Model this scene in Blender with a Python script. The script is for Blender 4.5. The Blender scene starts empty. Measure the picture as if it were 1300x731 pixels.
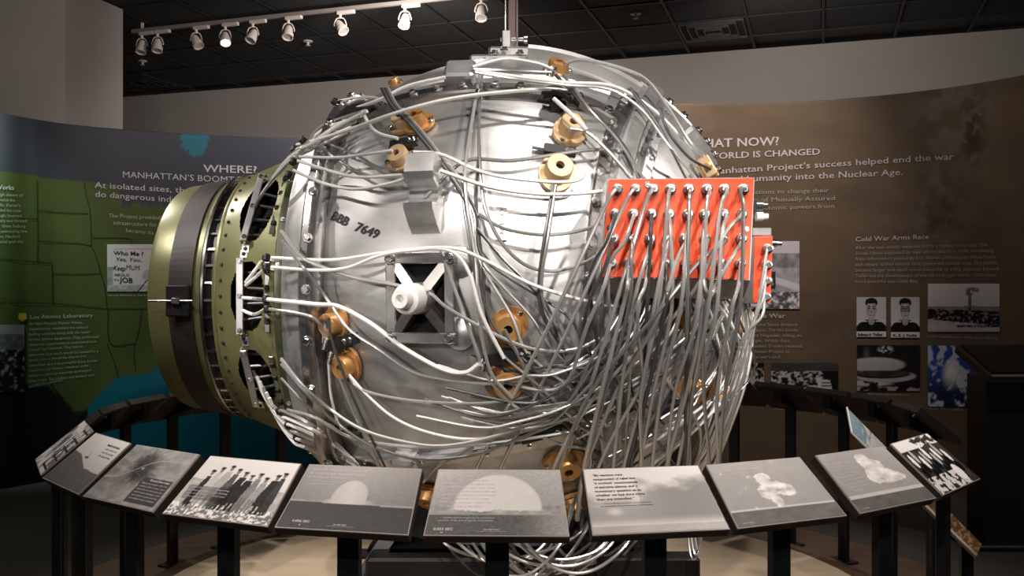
import bpy, math, random
import numpy as np
from mathutils import Vector, Matrix
random.seed(7); rng = np.random.RandomState(5)
SC = bpy.context.scene; COL = SC.collection
PI = math.pi
E = 1.27                 # eye height
F = 1200.0               # focal length in pixels of the 1300 px wide frame
HZ = 385.0               # horizon row

# ---------------------------------------------------------------- camera
cam = bpy.data.cameras.new('camera'); camo = bpy.data.objects.new('camera', cam); COL.objects.link(camo)
cam.sensor_width = 36.0; cam.lens = 36.0 * F / 1300.0; cam.shift_y = (HZ - 365.5) / 1300.0
cam.clip_end = 60
camo.location = (0, 0, E); camo.rotation_euler = (PI/2, 0, 0)
SC.camera = camo
# ---------------------------------------------------------------- world, exposure
w = bpy.data.worlds.new('world'); SC.world = w; w.use_nodes = True
w.node_tree.nodes['Background'].inputs[0].default_value = (1.0, .93, .88, 1)
w.node_tree.nodes['Background'].inputs[1].default_value = 0.06
SC.view_settings.view_transform = 'Standard'; SC.view_settings.look = 'None'
SC.view_settings.gamma = 1; SC.view_settings.exposure = 0.0
SC.view_settings.use_curve_mapping = False

def spot(loc, target, power, size=30, blend=.4, radius=.05, col=(1, .93, .87)):
    l = bpy.data.lights.new('spot_lamp', 'SPOT'); l.energy = power; l.spot_size = math.radians(size)
    l.spot_blend = blend; l.shadow_soft_size = radius; l.color = col
    o = bpy.data.objects.new('spot_lamp', l); COL.objects.link(o); o.location = loc
    o.rotation_euler = (Vector(target) - Vector(loc)).to_track_quat('-Z', 'Y').to_euler()
    return o
CY = 3.71; CZ = E + .05
# gadget key lights from the ceiling tracks (front left, front right, sides), plus added fills
spot((1.6, .7, 3.5), (0.15, CY, CZ + .15), 330, 32, .5, .04)
spot((-1.3, .5, 3.5), (-.2, CY, CZ - .1), 120, 36, .5, .05)
spot((-3.0, 2.4, 3.5), (-.9, CY, CZ), 230, 34, .5, .04)
spot((-3.1, 4.6, 3.5), (-1.1, CY, CZ), 150, 34, .5, .04)
spot((.3, 2.5, 3.55), (.15, CY - .2, CZ + .3), 75, 60, .6, .05)
spot((2.9, 3.0, 3.5), (.5, CY, CZ - .2), 190, 34, .5, .04)
spot((-.4, 6.2, 3.5), (-.4, CY + .2, CZ), 110, 42, .5, .05)
spot((2.6, 1.0, 2.0), (.35, CY, CZ - .45), 110, 26, .7, .05)  # added low fill from the right for the sphere's underside, off the tracks
spot((-2.2, .8, 2.0), (-.2, CY, CZ - .5), 130, 24, .7, .05)  # matching low fill added from the left
spot((1.0, .1, 1.9), (.42, 3.0, 1.05), 95, 22, .8, .06)  # added low front fill for the cables under the red box
spot((-.9, .1, 1.9), (-.25, 3.0, .95), 60, 22, .8, .06)  # added low front fill for the lower left of the sphere
spot((-3.6, 2.6, 3.5), (-2.9, 4.2, 0), 80, 60, .9, .1)  # added to brighten the carpet at the left
spot((3.6, 2.6, 3.5), (2.7, 4.4, 0), 80, 60, .9, .1)  # added to brighten the carpet at the right
# reading rail lights
spot((.3, .4, 3.5), (.2, 2.2, .9), 290, 50, .6, .06)
spot((-2.2, 1.4, 3.5), (-.9, 2.6, .8), 150, 40, .6, .06)
spot((2.0, 1.5, 3.5), (1.1, 2.6, .8), 125, 40, .6, .06)
# platform light from behind
spot((-1.8, 5.6, 3.5), (-.9, 4.5, .15), 95, 46, .6, .06)
spot((2.0, 5.6, 3.5), (1.1, 4.4, .15), 95, 46, .6, .06)
# wall washers
spot((-3.6, 5.5, 3.4), (-3.62, 6.3, 2.2), 170, 48, 1.0, .1, (.70, 1, .90))
spot((-1.8, 5.3, 3.5), (-2.2, 7.2, 2.15), 60, 70, .9, .1)
spot((1.2, 5.2, 3.55), (1.3, 6.5, 2.3), 150, 84, .9, .1)
spot((2.4, 4.5, 3.5), (2.45, 6.1, 1.7), 30, 80, .9, .1)
# general light on the far wall and column
spot((-.6, 6.6, 3.2), (-1.4, 10, 2.7), 230, 130, .9, .2)
spot((1.6, 6.8, 3.2), (3.0, 8.9, 2.7), 80, 130, .9, .2)
spot((-2.4, 5.0, 2.9), (-3.4, 7.2, 3.0), 45, 90, .9, .2)

# ---------------------------------------------------------------- helpers
def ray(px, py): return Vector(((px - 650) / F, 1, (HZ - py) / F))
def at(px, py, Y):
    r = ray(px, py); return Vector((r.x * Y, Y, E + r.z * Y))
C = Vector((-.016, CY, CZ)); R = .885
def on(px, py, h=0.0):
    """point on the sphere (radius R+h) seen along this direction; silhouette point if it misses"""
    d = ray(px, py).normalized(); o = Vector((0, 0, E)); oc = o - C; rr = R + h
    b = oc.dot(d); c = oc.dot(oc) - rr * rr; disc = b * b - c
    if disc < 0: disc = 0
    return o + d * (-b - math.sqrt(disc))

def M(name, col, rough=.5, metal=0.0, var=.0, scale=8.0, bump=0.0, stretch=None, emit=0, spec=None, col2=None):
    m = bpy.data.materials.new(name); m.use_nodes = True; nt = m.node_tree; b = nt.nodes['Principled BSDF']
    b.inputs['Roughness'].default_value = rough; b.inputs['Metallic'].default_value = metal
    b.inputs['Base Color'].default_value = (*col, 1)
    if spec is not None: b.inputs['Specular IOR Level'].default_value = spec
    if emit:
        b.inputs['Emission Color'].default_value = (*col, 1); b.inputs['Emission Strength'].default_value = emit
    if var or bump:
        tc = nt.nodes.new('ShaderNodeTexCoord'); mp = nt.nodes.new('ShaderNodeMapping')
        if stretch: mp.inputs['Scale'].default_value = stretch
        nt.links.new(tc.outputs['Object'], mp.inputs[0])
        nz = nt.nodes.new('ShaderNodeTexNoise'); nz.inputs['Scale'].default_value = scale; nz.inputs['Detail'].default_value = 5
        nt.links.new(mp.outputs[0], nz.inputs['Vector'])
        if var:
            rp = nt.nodes.new('ShaderNodeValToRGB'); rp.color_ramp.elements[0].position = .3; rp.color_ramp.elements[1].position = .7
            c2 = col2 or tuple(min(1, c * (1 + var)) for c in col)
            rp.color_ramp.elements[0].color = (*[c * (1 - var) for c in col], 1); rp.color_ramp.elements[1].color = (*c2, 1)
            nt.links.new(nz.outputs[0], rp.inputs[0]); nt.links.new(rp.outputs[0], b.inputs['Base Color'])
            mr = nt.nodes.new('ShaderNodeMapRange'); mr.inputs[3].default_value = max(.05, rough - .1 * (var > 0)); mr.inputs[4].default_value = min(1, rough + .1)
            nt.links.new(nz.outputs[0], mr.inputs[0]); nt.links.new(mr.outputs[0], b.inputs['Roughness'])
        if bump:
            bp = nt.nodes.new('ShaderNodeBump'); bp.inputs['Strength'].default_value = bump; bp.inputs['Distance'].default_value = .01
            nt.links.new(nz.outputs[0], bp.inputs['Height']); nt.links.new(bp.outputs[0], b.inputs['Normal'])
    return m
def Mprint(name, rough=.45, spec=.4):
    m = bpy.data.materials.new(name); m.use_nodes = True; nt = m.node_tree; b = nt.nodes['Principled BSDF']
    a = nt.nodes.new('ShaderNodeVertexColor'); a.layer_name = 'print'
    nt.links.new(a.outputs[0], b.inputs['Base Color']); b.inputs['Roughness'].default_value = rough
    b.inputs['Specular IOR Level'].default_value = spec
    return m

MT = dict(
 alu=M('brushed_aluminium', (.58, .575, .57), .40, .82, .20, 4, .05, (1, 1, 2.4)),
 alu2=M('machined_aluminium', (.58, .575, .57), .37, .82, .12, 14, .03),
 aludark=M('oxidised_aluminium', (.40, .39, .385), .28, .95, .2, 9, .05),
 framealu=M('port_frame_metal', (.44, .43, .42), .3, .92, .12, 10, .03),
 steel=M('steel', (.75, .74, .72), .22, 1.0),
 olive=M('olive_paint', (.21, .205, .088), .34, .3, .10, 6, .02),
 olivedark=M('dark_olive_paint', (.055, .07, .03), .4, .1, .1, 6),
 strap=M('brown_black_strap', (.032, .024, .021), .5, 0, .35, 6, .05),
 black=M('black_metal', (.008, .008, .008), .42, 0, 0),
 blackrub=M('black_rubber', (.012, .012, .012), .5),
 void=M('black_void', (.003, .003, .003), .9),  # near-black, stands in for the shade inside openings
 brass=M('brass_brown_housing', (.62, .33, .12), .34, .55, .15, 12, .03),
 brasslite=M('pale_tan_housing', (.75, .52, .30), .38, .35, .1, 12),
 red=M('orange_red_enamel', (.86, .10, .032), .42, 0, .06, 10),
 white=M('white_ceramic', (.9, .88, .85), .3),
 cablew=M('pale_grey_cable', (.60, .59, .57), .3, .6),
 cableg=M('grey_cable', (.46, .455, .45), .28, .75),
 cabled=M('dark_grey_cable', (.13, .13, .13), .28, .6),
 cablex=M('white_cable', (.82, .80, .77), .4, .0),
 postm=M('black_post', (.006, .006, .007), .38),
 tray=M('dark_tray_edge', (.03, .022, .018), .35),
 trayedge=M('satin_panel_edge', (.45, .40, .37), .35, .3),
 wallp=M('grey_wall_paint', (.42, .375, .345), .85, 0, .03, 3),
 ceil=M('black_ceiling_tile', (.011, .0105, .010), .85, 0, .2, 20, .3),
 tbar=M('black_ceiling_grid', (.006, .006, .006), .6),
 carpet=M('dark_speckled_carpet', (.060, .053, .045), .95, 0, .45, 260, .4),
 birch=M('pale_birch_wood', (.58, .45, .31), .45, 0, .10, 2.2, 0, (1, 7, 1)),
 brownw=M('brown_platform_edge', (.11, .065, .040), .4, 0, .15, 3, 0, (1, 6, 1)),
 ltrack=M('white_track_paint', (.55, .48, .44), .45),
 bulb=M('lit_bulb', (1, .9, .78), .3, 0, emit=14),
 ink=M('black_ink', (.012, .012, .012), .6),
 letter=M('pale_lettering', (.62, .55, .56), .6),
 letterdim=M('muted_lettering', (.42, .38, .34), .6),
 lettergreen=M('pale_green_lettering', (.50, .50, .42), .6),
 yellow=M('yellow_print', (.75, .50, .03), .6),
 stateline=M('map_line_print', (.016, .022, .010), .7),
 prnt=Mprint('photo_print'), wallprnt=Mprint('mural_print', .6, .3),
)

def link(name, me, parent=None, mat=None):
    o = bpy.data.objects.new(name, me); COL.objects.link(o)
    if mat is not None and me is not None and not me.materials: me.materials.append(MT[mat] if isinstance(mat, str) else mat)
    if parent is not None: o.parent = parent
    return o
def tag(o, label=None, cat=None, group=None, kind=None):
    if label: o['label'] = label
    if cat: o['category'] = cat
    if group: o['group'] = group
    if kind: o['kind'] = kind
    return o
def empty(name, loc, label=None, cat=None, group=None, rz=0):
    o = bpy.data.objects.new(name, None); COL.objects.link(o); o.location = loc; o.rotation_euler = (0, 0, rz)
    o.empty_display_size = .05
    return tag(o, label, cat, group)

class MB:
    def __init__(s): s.v = []; s.f = []
    def add(s, vs, fs):
        b = len(s.v); s.v += [tuple(v) for v in vs]; s.f += [tuple(i + b for i in f) for f in fs]; return s
    def box(s, c, size, X=None, ch=0.0):
        """bevelled box centred c; X = 3x3 matrix of axes"""
        X = X or Matrix.Identity(3); c = Vector(c); hx, hy, hz = [a / 2 for a in size]
        if ch <= 0:
            vs = [c + X @ Vector((sx * hx, sy * hy, sz * hz)) for sx in (-1, 1) for sy in (-1, 1) for sz in (-1, 1)]
            return s.add(vs, [(0, 1, 3, 2), (4, 6, 7, 5), (0, 4, 5, 1), (2, 3, 7, 6), (0, 2, 6, 4), (1, 5, 7, 3)])
        ch = min(ch, hx * .9, hy * .9, hz * .9); prof = []
        for sz, ins in ((-hz, ch), (-hz + ch, 0), (hz - ch, 0), (hz, ch)):
            a, b = hx - ins, hy - ins; k = ch if ins == 0 else ch * .6
            prof.append([(-a + k, -b), (a - k, -b), (a, -b + k), (a, b - k), (a - k, b), (-a + k, b), (-a, b - k), (-a, -b + k)])
            prof[-1] = [(x, y, sz) for x, y in prof[-1]]
        vs = [c + X @ Vector(p) for r in prof for p in r]; fs = []
        for i in range(3):
            for j in range(8): fs.append((i * 8 + j, i * 8 + (j + 1) % 8, i * 8 + 8 + (j + 1) % 8, i * 8 + 8 + j))
        fs.append(tuple(reversed(range(8)))); fs.append(tuple(range(24, 32)))
        return s.add(vs, fs)
    def tube(s, pts, r, n=8, cap=True):
        pts = [Vector(p) for p in pts]; N = len(pts); t0 = (pts[1] - pts[0]).normalized()
        u = t0.orthogonal().normalized(); vs = []
        for i, p in enumerate(pts):
            t = (pts[min(i + 1, N - 1)] - pts[max(i - 1, 0)])
            t = t.normalized() if t.length > 1e-9 else t0
            u = (u - t * u.dot(t)); u = u.normalized() if u.length > 1e-6 else t.orthogonal().normalized()
            w_ = t.cross(u); rr = r[i] if isinstance(r, (list, tuple)) else r
            for k in range(n):
                a = 2 * PI * k / n; vs.append(p + (u * math.cos(a) + w_ * math.sin(a)) * rr)
        fs = [(i * n + k, i * n + (k + 1) % n, (i + 1) * n + (k + 1) % n, (i + 1) * n + k) for i in range(N - 1) for k in range(n)]
        if cap: fs.append(tuple(reversed(range(n)))); fs.append(tuple(range((N - 1) * n, N * n)))
        return s.add(vs, fs)
    def lathe(s, o, ax, prof, n=32, ref=None, caps=True):
        """prof: list (t along axis, radius)"""
        o = Vector(o); ax = Vector(ax).normalized(); u = (ref or ax.orthogonal()).normalized(); u = (u - ax * u.dot(ax)).normalized(); w_ = ax.cross(u)
        vs = [o + ax * t + (u * math.cos(2 * PI * k / n) + w_ * math.sin(2 * PI * k / n)) * r for t, r in prof for k in range(n)]
        fs = [(i * n + k, i * n + (k + 1) % n, (i + 1) * n + (k + 1) % n, (i + 1) * n + k) for i in range(len(prof) - 1) for k in range(n)]
        if caps: fs.append(tuple(reversed(range(n)))); fs.append(tuple(range((len(prof) - 1) * n, len(prof) * n)))
        return s.add(vs, fs)
    def prism(s, poly, depth, org, X):
        """poly in local (x,y), extruded along local z both ways by depth/2"""
        n = len(poly); org = Vector(org)
        vs = [org + X @ Vector((x, y, sz * depth / 2)) for sz in (-1, 1) for x, y in poly]
        fs = [tuple(reversed(range(n))), tuple(range(n, 2 * n))] + [(k, (k + 1) % n, n + (k + 1) % n, n + k) for k in range(n)]
        return s.add(vs, fs)
    def mesh(s, name, mat, smooth=False):
        me = bpy.data.meshes.new(name); me.from_pydata(s.v, [], s.f); me.update()
        me.materials.append(MT[mat] if isinstance(mat, str) else mat)
        if smooth:
            me.polygons.foreach_set('use_smooth', [True] * len(me.polygons))
            try: me.set_sharp_from_angle(angle=math.radians(38))
            except Exception: pass
        return me
    def build(s, name, mat, parent=None, smooth=False):
        return link(name, s.mesh(name, mat, smooth), parent)

def frame(n, up=Vector((0, 0, 1))):
    """3x3: columns right, up, normal"""
    n = Vector(n).normalized(); r = up.cross(n)
    r = r.normalized() if r.length > 1e-4 else Vector((1, 0, 0)); u = n.cross(r)
    return Matrix((r, u, n)).transposed()
def crom(P, per=6):
    P = [Vector(p) for p in P]; out = []
    Q = [P[0] * 2 - P[1]] + P + [P[-1] * 2 - P[-2]]
    for i in range(1, len(Q) - 2):
        a, b, c, d = Q[i - 1:i + 3]
        for k in range(per):
            t = k / per
            out.append(.5 * ((2 * b) + (c - a) * t + (2 * a - 5 * b + 4 * c - d) * t * t + (3 * b - a - 3 * c + d) * t ** 3))
    out.append(P[-1]); return out
def interp(x, xs, ys): return float(np.interp(x, xs, ys))

# value noise for printed pictures
def vnoise(u, v, f, seed=0, oct=4):
    u = np.asarray(u, float); v = np.asarray(v, float); out = np.zeros_like(u); amp = 1; tot = 0
    for o in range(oct):
        g = np.random.RandomState(seed * 17 + o).rand(64, 64); x = u * f % 64; y = v * f % 64
        xi = np.floor(x).astype(int); yi = np.floor(y).astype(int); fx = x - xi; fy = y - yi
        fx = fx * fx * (3 - 2 * fx); fy = fy * fy * (3 - 2 * fy)
        a = g[xi % 64, yi % 64]; b = g[(xi + 1) % 64, yi % 64]; c = g[xi % 64, (yi + 1) % 64]; d = g[(xi + 1) % 64, (yi + 1) % 64]
        out += amp * ((a * (1 - fx) + b * fx) * (1 - fy) + (c * (1 - fx) + d * fx) * fy); tot += amp; amp *= .55; f *= 2
    return out / tot
def ss(a, b, x): t = np.clip((x - a) / (b - a + 1e-12), 0, 1); return t * t * (3 - 2 * t)
def blob(u, v, cx, cy, rx, ry, soft=.1): return 1 - ss(1 - soft, 1 + soft, np.sqrt(((u - cx) / rx) ** 2 + ((v - cy) / ry) ** 2))
def mixc(a, b, k): return a * (1 - k)[..., None] + np.asarray(b, float) * k[..., None]
def lin(c): return np.clip(c, 0, 1) ** 2.2
def gray(g, tint=(1.0, .965, .94)): return lin(np.clip((np.asarray(g) - .45) * 1.16 + .47, .03, 1)[..., None] * np.asarray(tint))

def grid_print(name, mapf, colf, nu, nv, parent=None, mat='prnt'):
    """a flat (or curved) print: grid mesh with colour from colf(u,v); u right, v up"""
    us = np.linspace(0, 1, nu + 1); vs = np.linspace(0, 1, nv + 1)
    verts = [tuple(mapf(u, v)) for v in vs for u in us]
    faces = [(j * (nu + 1) + i, j * (nu + 1) + i + 1, (j + 1) * (nu + 1) + i + 1, (j + 1) * (nu + 1) + i) for j in range(nv) for i in range(nu)]
    me = bpy.data.meshes.new(name); me.from_pydata(verts, [], faces); me.materials.append(MT[mat])
    U, V = np.meshgrid(us, vs); c = colf(U, V).reshape(-1, 3)
    a = me.color_attributes.new('print', 'FLOAT_COLOR', 'POINT')
    a.data.foreach_set('color', np.concatenate([c, np.ones((len(c), 1))], 1).astype(np.float32).ravel())
    me.polygons.foreach_set('use_smooth', [True] * len(faces))
    return link(name, me, parent)

_tc = {}
def glyphs(s, bold=0.0):
    """2D mesh of a line: verts (x,y), faces, width; cap height about 0.73"""
    key = (s, bold)
    if key in _tc: return _tc[key]
    cu = bpy.data.curves.new('t', 'FONT'); cu.body = s; cu.resolution_u = 2; cu.fill_mode = 'FRONT'; cu.offset = bold
    o = bpy.data.objects.new('t', cu); me = bpy.data.meshes.new_from_object(o)
    vs = [(v.co.x, v.co.y) for v in me.vertices]; fs = [tuple(p.vertices) for p in me.polygons]
    xs = [v[0] for v in vs] or [0]
    r = (vs, fs, min(xs), max(xs)); bpy.data.objects.remove(o); bpy.data.meshes.remove(me); bpy.data.curves.remove(cu)
    _tc[key] = r; return r
_letter_fix = True
def put_text(mb, s, bold, f):
    """f(tx in 0..1, y in cap heights) -> Vector"""
    vs, fs, x0, x1 = glyphs(s, bold); wd = max(x1 - x0, 1e-6)
    mb.add([f((x - x0) / wd, y / .72) for x, y in vs], fs)

# ================================================================ STRUCTURE
HC = 2.4; CEIL = E + HC
ang = math.radians(18.2)
gx = Vector((math.cos(ang), -math.sin(ang), 0)); gy = Vector((math.sin(ang), math.cos(ang), 0))   # ceiling grid axes

fl = MB().box((0, 4.5, -.05), (16, 17, .1)).build('floor', 'carpet'); tag(fl, kind='structure')
# back wall
aw = math.radians(17); P0 = Vector((4.469, 8.25, 0)); wd = Vector((-math.cos(aw), math.sin(aw), 0)); wn = Vector((math.sin(aw), math.cos(aw), 0))
Xw = Matrix((wd, wn, Vector((0, 0, 1)))).transposed()
b = MB().box(P0 + wd * 3.5 + wn * .06 + Vector((0, 0, CEIL / 2)), (16, .12, CEIL), Xw).build('wall_back', 'wallp'); tag(b, kind='structure')
# column at the left (upper wall corner)
c0 = at(83, 385, 7.111); c1 = at(156, 385, 7.72)
dv = (c1 - c0).normalized(); nv_ = Vector((-dv.y, dv.x, 0))
colm = MB()
pl = [(c0.x, c0.y), (c1.x, c1.y), (c1.x - 4.0, c1.y + .9), (c0.x - 4.0, c0.y + .95 - .2)]
colm.prism([(c0.x, c0.y), (c1.x, c1.y), (c1.x - 5.0, c1.y + 1.0), (c0.x - 5.0, c0.y - .3)], CEIL, (0, 0, CEIL / 2), Matrix.Identity(3))
tag(colm.build('wall_left', 'wallp'), kind='structure')
# ceiling : backing slab, grid bars, tiles
cs = MB().box((0, 5.5, CEIL + .08), (18, 19, .08)).build('ceiling', 'tbar'); tag(cs, kind='structure')
T = .61
tile_me = MB().box((0, 0, 0), (T - .03, T - .03, .012), None, .004).mesh('ceiling_tile', 'ceil')
org = at(1045, 61, 1200 * HC / (385 - 61)); org.z = CEIL
rzc = -ang
def wall_dist(p): return (p - P0).dot(wn)
holes = {}
tiles = []
for i in range(-16, 16):
    for j in range(-9, 7):
        p = org + gx * (i + .5) * T + gy * (j + .5) * T
        if wall_dist(p) > -.25 or p.y < 5.2: continue
        qx = 650 + F * p.x / p.y; qy = HZ - F * HC / p.y
        if qx < 100 or qx > 1380 or qy < -60: continue
        tiles.append((i, j, p))
vents = [at(906, 33, F * HC / (385 - 33)), at(178, 96, F * HC / (385 - 98))]
vt = set()
for vp in vents:
    k = min(range(len(tiles)), key=lambda q: (tiles[q][2] - Vector((vp.x, vp.y, CEIL))).length); vt.add(k)
for k, (i, j, p) in enumerate(tiles):
    if k in vt: continue
    o = link('ceiling_tile', tile_me, cs); o.location = p + Vector((0, 0, .012 + rng.rand() * .003)); o.rotation_euler = (0, 0, rzc)
gb = MB()
for i in range(-16, 17):
    a = org + gx * i * T + gy * (-9) * T; bb = org + gx * i * T + gy * 7 * T
    gb.box((a + bb) / 2 + Vector((0, 0, .002)), (.024, 16 * T, .008), Matrix((gx, gy, Vector((0, 0, 1)))).transposed())
for j in range(-9, 8):
    a = org + gx * (-16) * T + gy * j * T; bb = org + gx * 16 * T + gy * j * T
    gb.box((a + bb) / 2 + Vector((0, 0, .0015)), (32 * T, .024, .008), Matrix((gx, gy, Vector((0, 0, 1)))).transposed())
gb.build('ceiling_grid', M('ceiling_grid_bar', (.012, .0115, .011), .6), cs)
for k, lab in zip(sorted(vt), ('square black louvred air vent in ceiling at far left above wall corner', 'square black louvred air vent in ceiling right of the hanging rod')) if tiles[min(vt)][2].x < tiles[max(vt)][2].x else zip(sorted(vt, reverse=True), ('square black louvred air vent in ceiling at far left above wall corner', 'square black louvred air vent in ceiling right of the hanging rod')):
    p = tiles[k][2]; v = empty('air_vent', p + Vector((0, 0, -.002)), lab, 'vent', rz=rzc)
    for q in range(4):
        a = .27 - q * .065; mbv = MB()
        for sx, sy, lx, ly in ((0, 1, 2 * a, .012), (0, -1, 2 * a, .012), (1, 0, .012, 2 * a), (-1, 0, .012, 2 * a)):
            mbv.box((sx * a, sy * a, -.004 - q * .004), (lx, ly, .02))
        mbv.build('louvre_ring' if q else 'frame', M('vent_metal', (.03, .029, .028), .45), v)
    MB().box((0, 0, .01), (.57, .57, .006)).build('backing', 'void', v)
# sprinkler heads
for (px, py, lab) in ((807, 18, 'small ceiling sprinkler head left of the large air vent'), (391, 53, 'small ceiling sprinkler head below the track of spotlights'), (181, 78, 'small ceiling sprinkler head under the two leftmost spotlights')):
    p = at(px, py, F * HC / (385 - py)); s_ = empty('sprinkler_head', (p.x, p.y, CEIL), lab, 'sprinkler')
    MB().lathe((0, 0, .006), (0, 0, -1), [(0, .045), (.006, .045), (.012, .03)], 20).build('escutcheon', 'ltrack', s_, True)
    MB().lathe((0, 0, 0), (0, 0, -1), [(0, .012), (.03, .010), (.032, .022), (.036, .022)], 14).build('deflector', 'ltrack', s_, True)

# ---- curved display walls, described by their plan curve
HL = 1.30; HR = 1.38
xl = [-160, -60, 0, 37, 74, 115, 156, 240, 330, 450, 620]; yl_ = [251, 245.5, 241.4, 235, 229, 224.5, 221, 215, 211, 208.5, 207]
xr = [540, 700, 860, 960, 1020, 1080, 1140, 1198, 1250, 1300, 1400]; yr_ = [251, 253, 254, 254.3, 256.5, 260.5, 266, 273, 281, 290, 312]
def smoothf(xs, ys):
    c = [Vector((x, y, 0)) for x, y in zip(xs, ys)]; q = crom(c, 8); X = [p.x for p in q]; Yv = [p.y for p in q]
    return lambda x: float(np.interp(x, X, Yv))
fL = smoothf(xl, yl_); fR = smoothf(xr, yr_)
zL = lambda px: F * HL / fL(px)
zR = lambda px: F * HR / fR(px)
def wpt(side, px, py, off=0.0):
    z = (zL if side == 'L' else zR)(px) - off
    return at(px, py, z)
def mural_wall(name, side, x0, x1, H, colf, nx, nz):
    """front face with printed colours (function of position on the wall), plus thickness behind"""
    f = zL if side == 'L' else zR
    pxs = np.linspace(x0, x1, nx + 1); zs = np.linspace(0, E + H, nz + 1)
    V = []; 
    for z in zs:
        for px in pxs:
            Y = f(px); V.append(((px - 650) / F * Y, Y, z))
    n0 = len(V); top = nz * (nx + 1)
    for px in pxs:
        Y = f(px) + .06; V.append(((px - 650) / F * (Y - .06), Y, E + H))
    for px in pxs:
        Y = f(px) + .06; V.append(((px - 650) / F * (Y - .06), Y, 0))
    Fc = [(j * (nx + 1) + i, j * (nx + 1) + i + 1, (j + 1) * (nx + 1) + i + 1, (j + 1) * (nx + 1) + i) for j in range(nz) for i in range(nx)]
    for i in range(nx):
        Fc.append((top + i, top + i + 1, n0 + i + 1, n0 + i)); Fc.append((n0 + i, n0 + i + 1, n0 + nx + 2 + i, n0 + nx + 1 + i))
    me = bpy.data.meshes.new(name); me.from_pydata(V, [], Fc); me.materials.append(MT['wallprnt'])
    A = np.array(V); P_x = 650 + F * A[:, 0] / A[:, 1]; P_y = HZ - F * (A[:, 2] - E) / A[:, 1]
    P_x[:n0] = np.tile(pxs, nz + 1)
    c = colf(P_x, P_y)
    a = me.color_attributes.new('print', 'FLOAT_COLOR', 'POINT')
    a.data.foreach_set('color', np.concatenate([c, np.ones((len(c), 1))], 1).astype(np.float32).ravel())
    me.polygons.foreach_set('use_smooth', [True] * (nx * nz) + [False] * (2 * nx))
    return tag(link(name, me), kind='structure')
def jag(x, seed, f, a): return (vnoise(x, x * 0 + .3, f, seed, 3) - .5) * 2 * a
SL = np.array([.052, .054, .070]); GR = np.array([.082, .112, .028]); TE = np.array([.0, .135, .20]); LK = np.array([.02, .15, .21])
def colL(x, y):
    b = np.interp(x, [-200, 0, 75, 150, 156, 175, 200, 240, 300, 700], [200, 217, 228, 235, 262, 258, 262, 256, 262, 262]) + np.where((x > 150), jag(x, 3, .35, 7), 0)
    g = ss(b - 1, b + 1, y)
    n = vnoise(x, y, .03, 4)
    c = SL + 0 * x[:, None]
    c = mixc(c, GR, g)
    c = mixc(c, GR * np.array([.9, .85, .8]), g * ss(.4, .6, n) * .6)
    # slate mountain patch lower right
    c = mixc(c, SL, ((x > 200) & (y > 270) & (y < 300 + (x - 200) * .4) & (x < 300) & (y > 262 + (300 - x) * .3)).astype(float) * .8)
    # lake
    lk = ((x - 247) / 19.0) ** 2 + ((y - 178) / 21.0) ** 2 + jag(x, 8, .25, .35) + jag(y, 9, .3, .3)
    c = mixc(c, LK, (lk < .8).astype(float))
    # gulf coast
    cy = np.interp(x, [60, 100, 112, 125, 148, 165, 184, 195, 206, 225, 300, 700], [640, 560, 518, 500, 480, 477, 474, 470, 466, 480, 500, 520]) + jag(x, 11, .3, 4)
    c = mixc(c, TE, ss(cy - 1, cy + 1, y))
    # dark land in the lower left, dim lighting also painted into its near-black
    my = np.interp(x, [-200, 0, 40, 62, 80, 95, 112], [470, 478, 490, 492, 505, 522, 520]) + jag(x, 13, .3, 3)
    c = mixc(c, (.006, .007, .006), (ss(my - 1, my + 1, y)) * (x < 112) )
    c = mixc(c, (.003, .003, .003), (y > 604 + 0 * x).astype(float))
    return c
wl = mural_wall('wall_left_curved', 'L', -150, 610, HL, colL, 330, 230)
BR = np.array([.150, .098, .060])
def colR(x, y):
    n = vnoise(x, y * 3, .012, 21); n2 = vnoise(x, y, .05, 22)
    c = BR * (.75 + .5 * n)[:, None]
    c = c * (.9 + .2 * n2)[:, None]
    # printed smoke column
    sm = np.zeros_like(x)
    for cx, cy_, rx, ry, k in ((1190, 150, 40, 45, .7), (1225, 135, 38, 34, .8), (1205, 180, 28, 40, .6), (1235, 205, 22, 28, .35), (1180, 245, 22, 30, .75), (1205, 262, 30, 34, .8), (1180, 300, 40, 26, .5), (1160, 340, 40, 30, .28), (1085, 425, 30, 14, .35)):
        sm += blob(x, y, cx, cy_, rx, ry, .7) * k
    w_ = vnoise(x, y, .07, 23, 5); sm = np.clip(sm, 0, 1) * ss(.32, .62, w_)
    c = mixc(c, (.19, .15, .125), sm)
    dk = np.clip(blob(x, y, 1235, 165, 14, 40, .8) + blob(x, y, 1195, 280, 20, 26, .8) * .8, 0, 1) * ss(.45, .6, vnoise(x, y, .1, 24))
    c = mixc(c, (.07, .045, .028), dk)
    return c
wr = mural_wall('wall_right_curved', 'R', 545, 1395, HR, colR, 330, 200)

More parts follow.
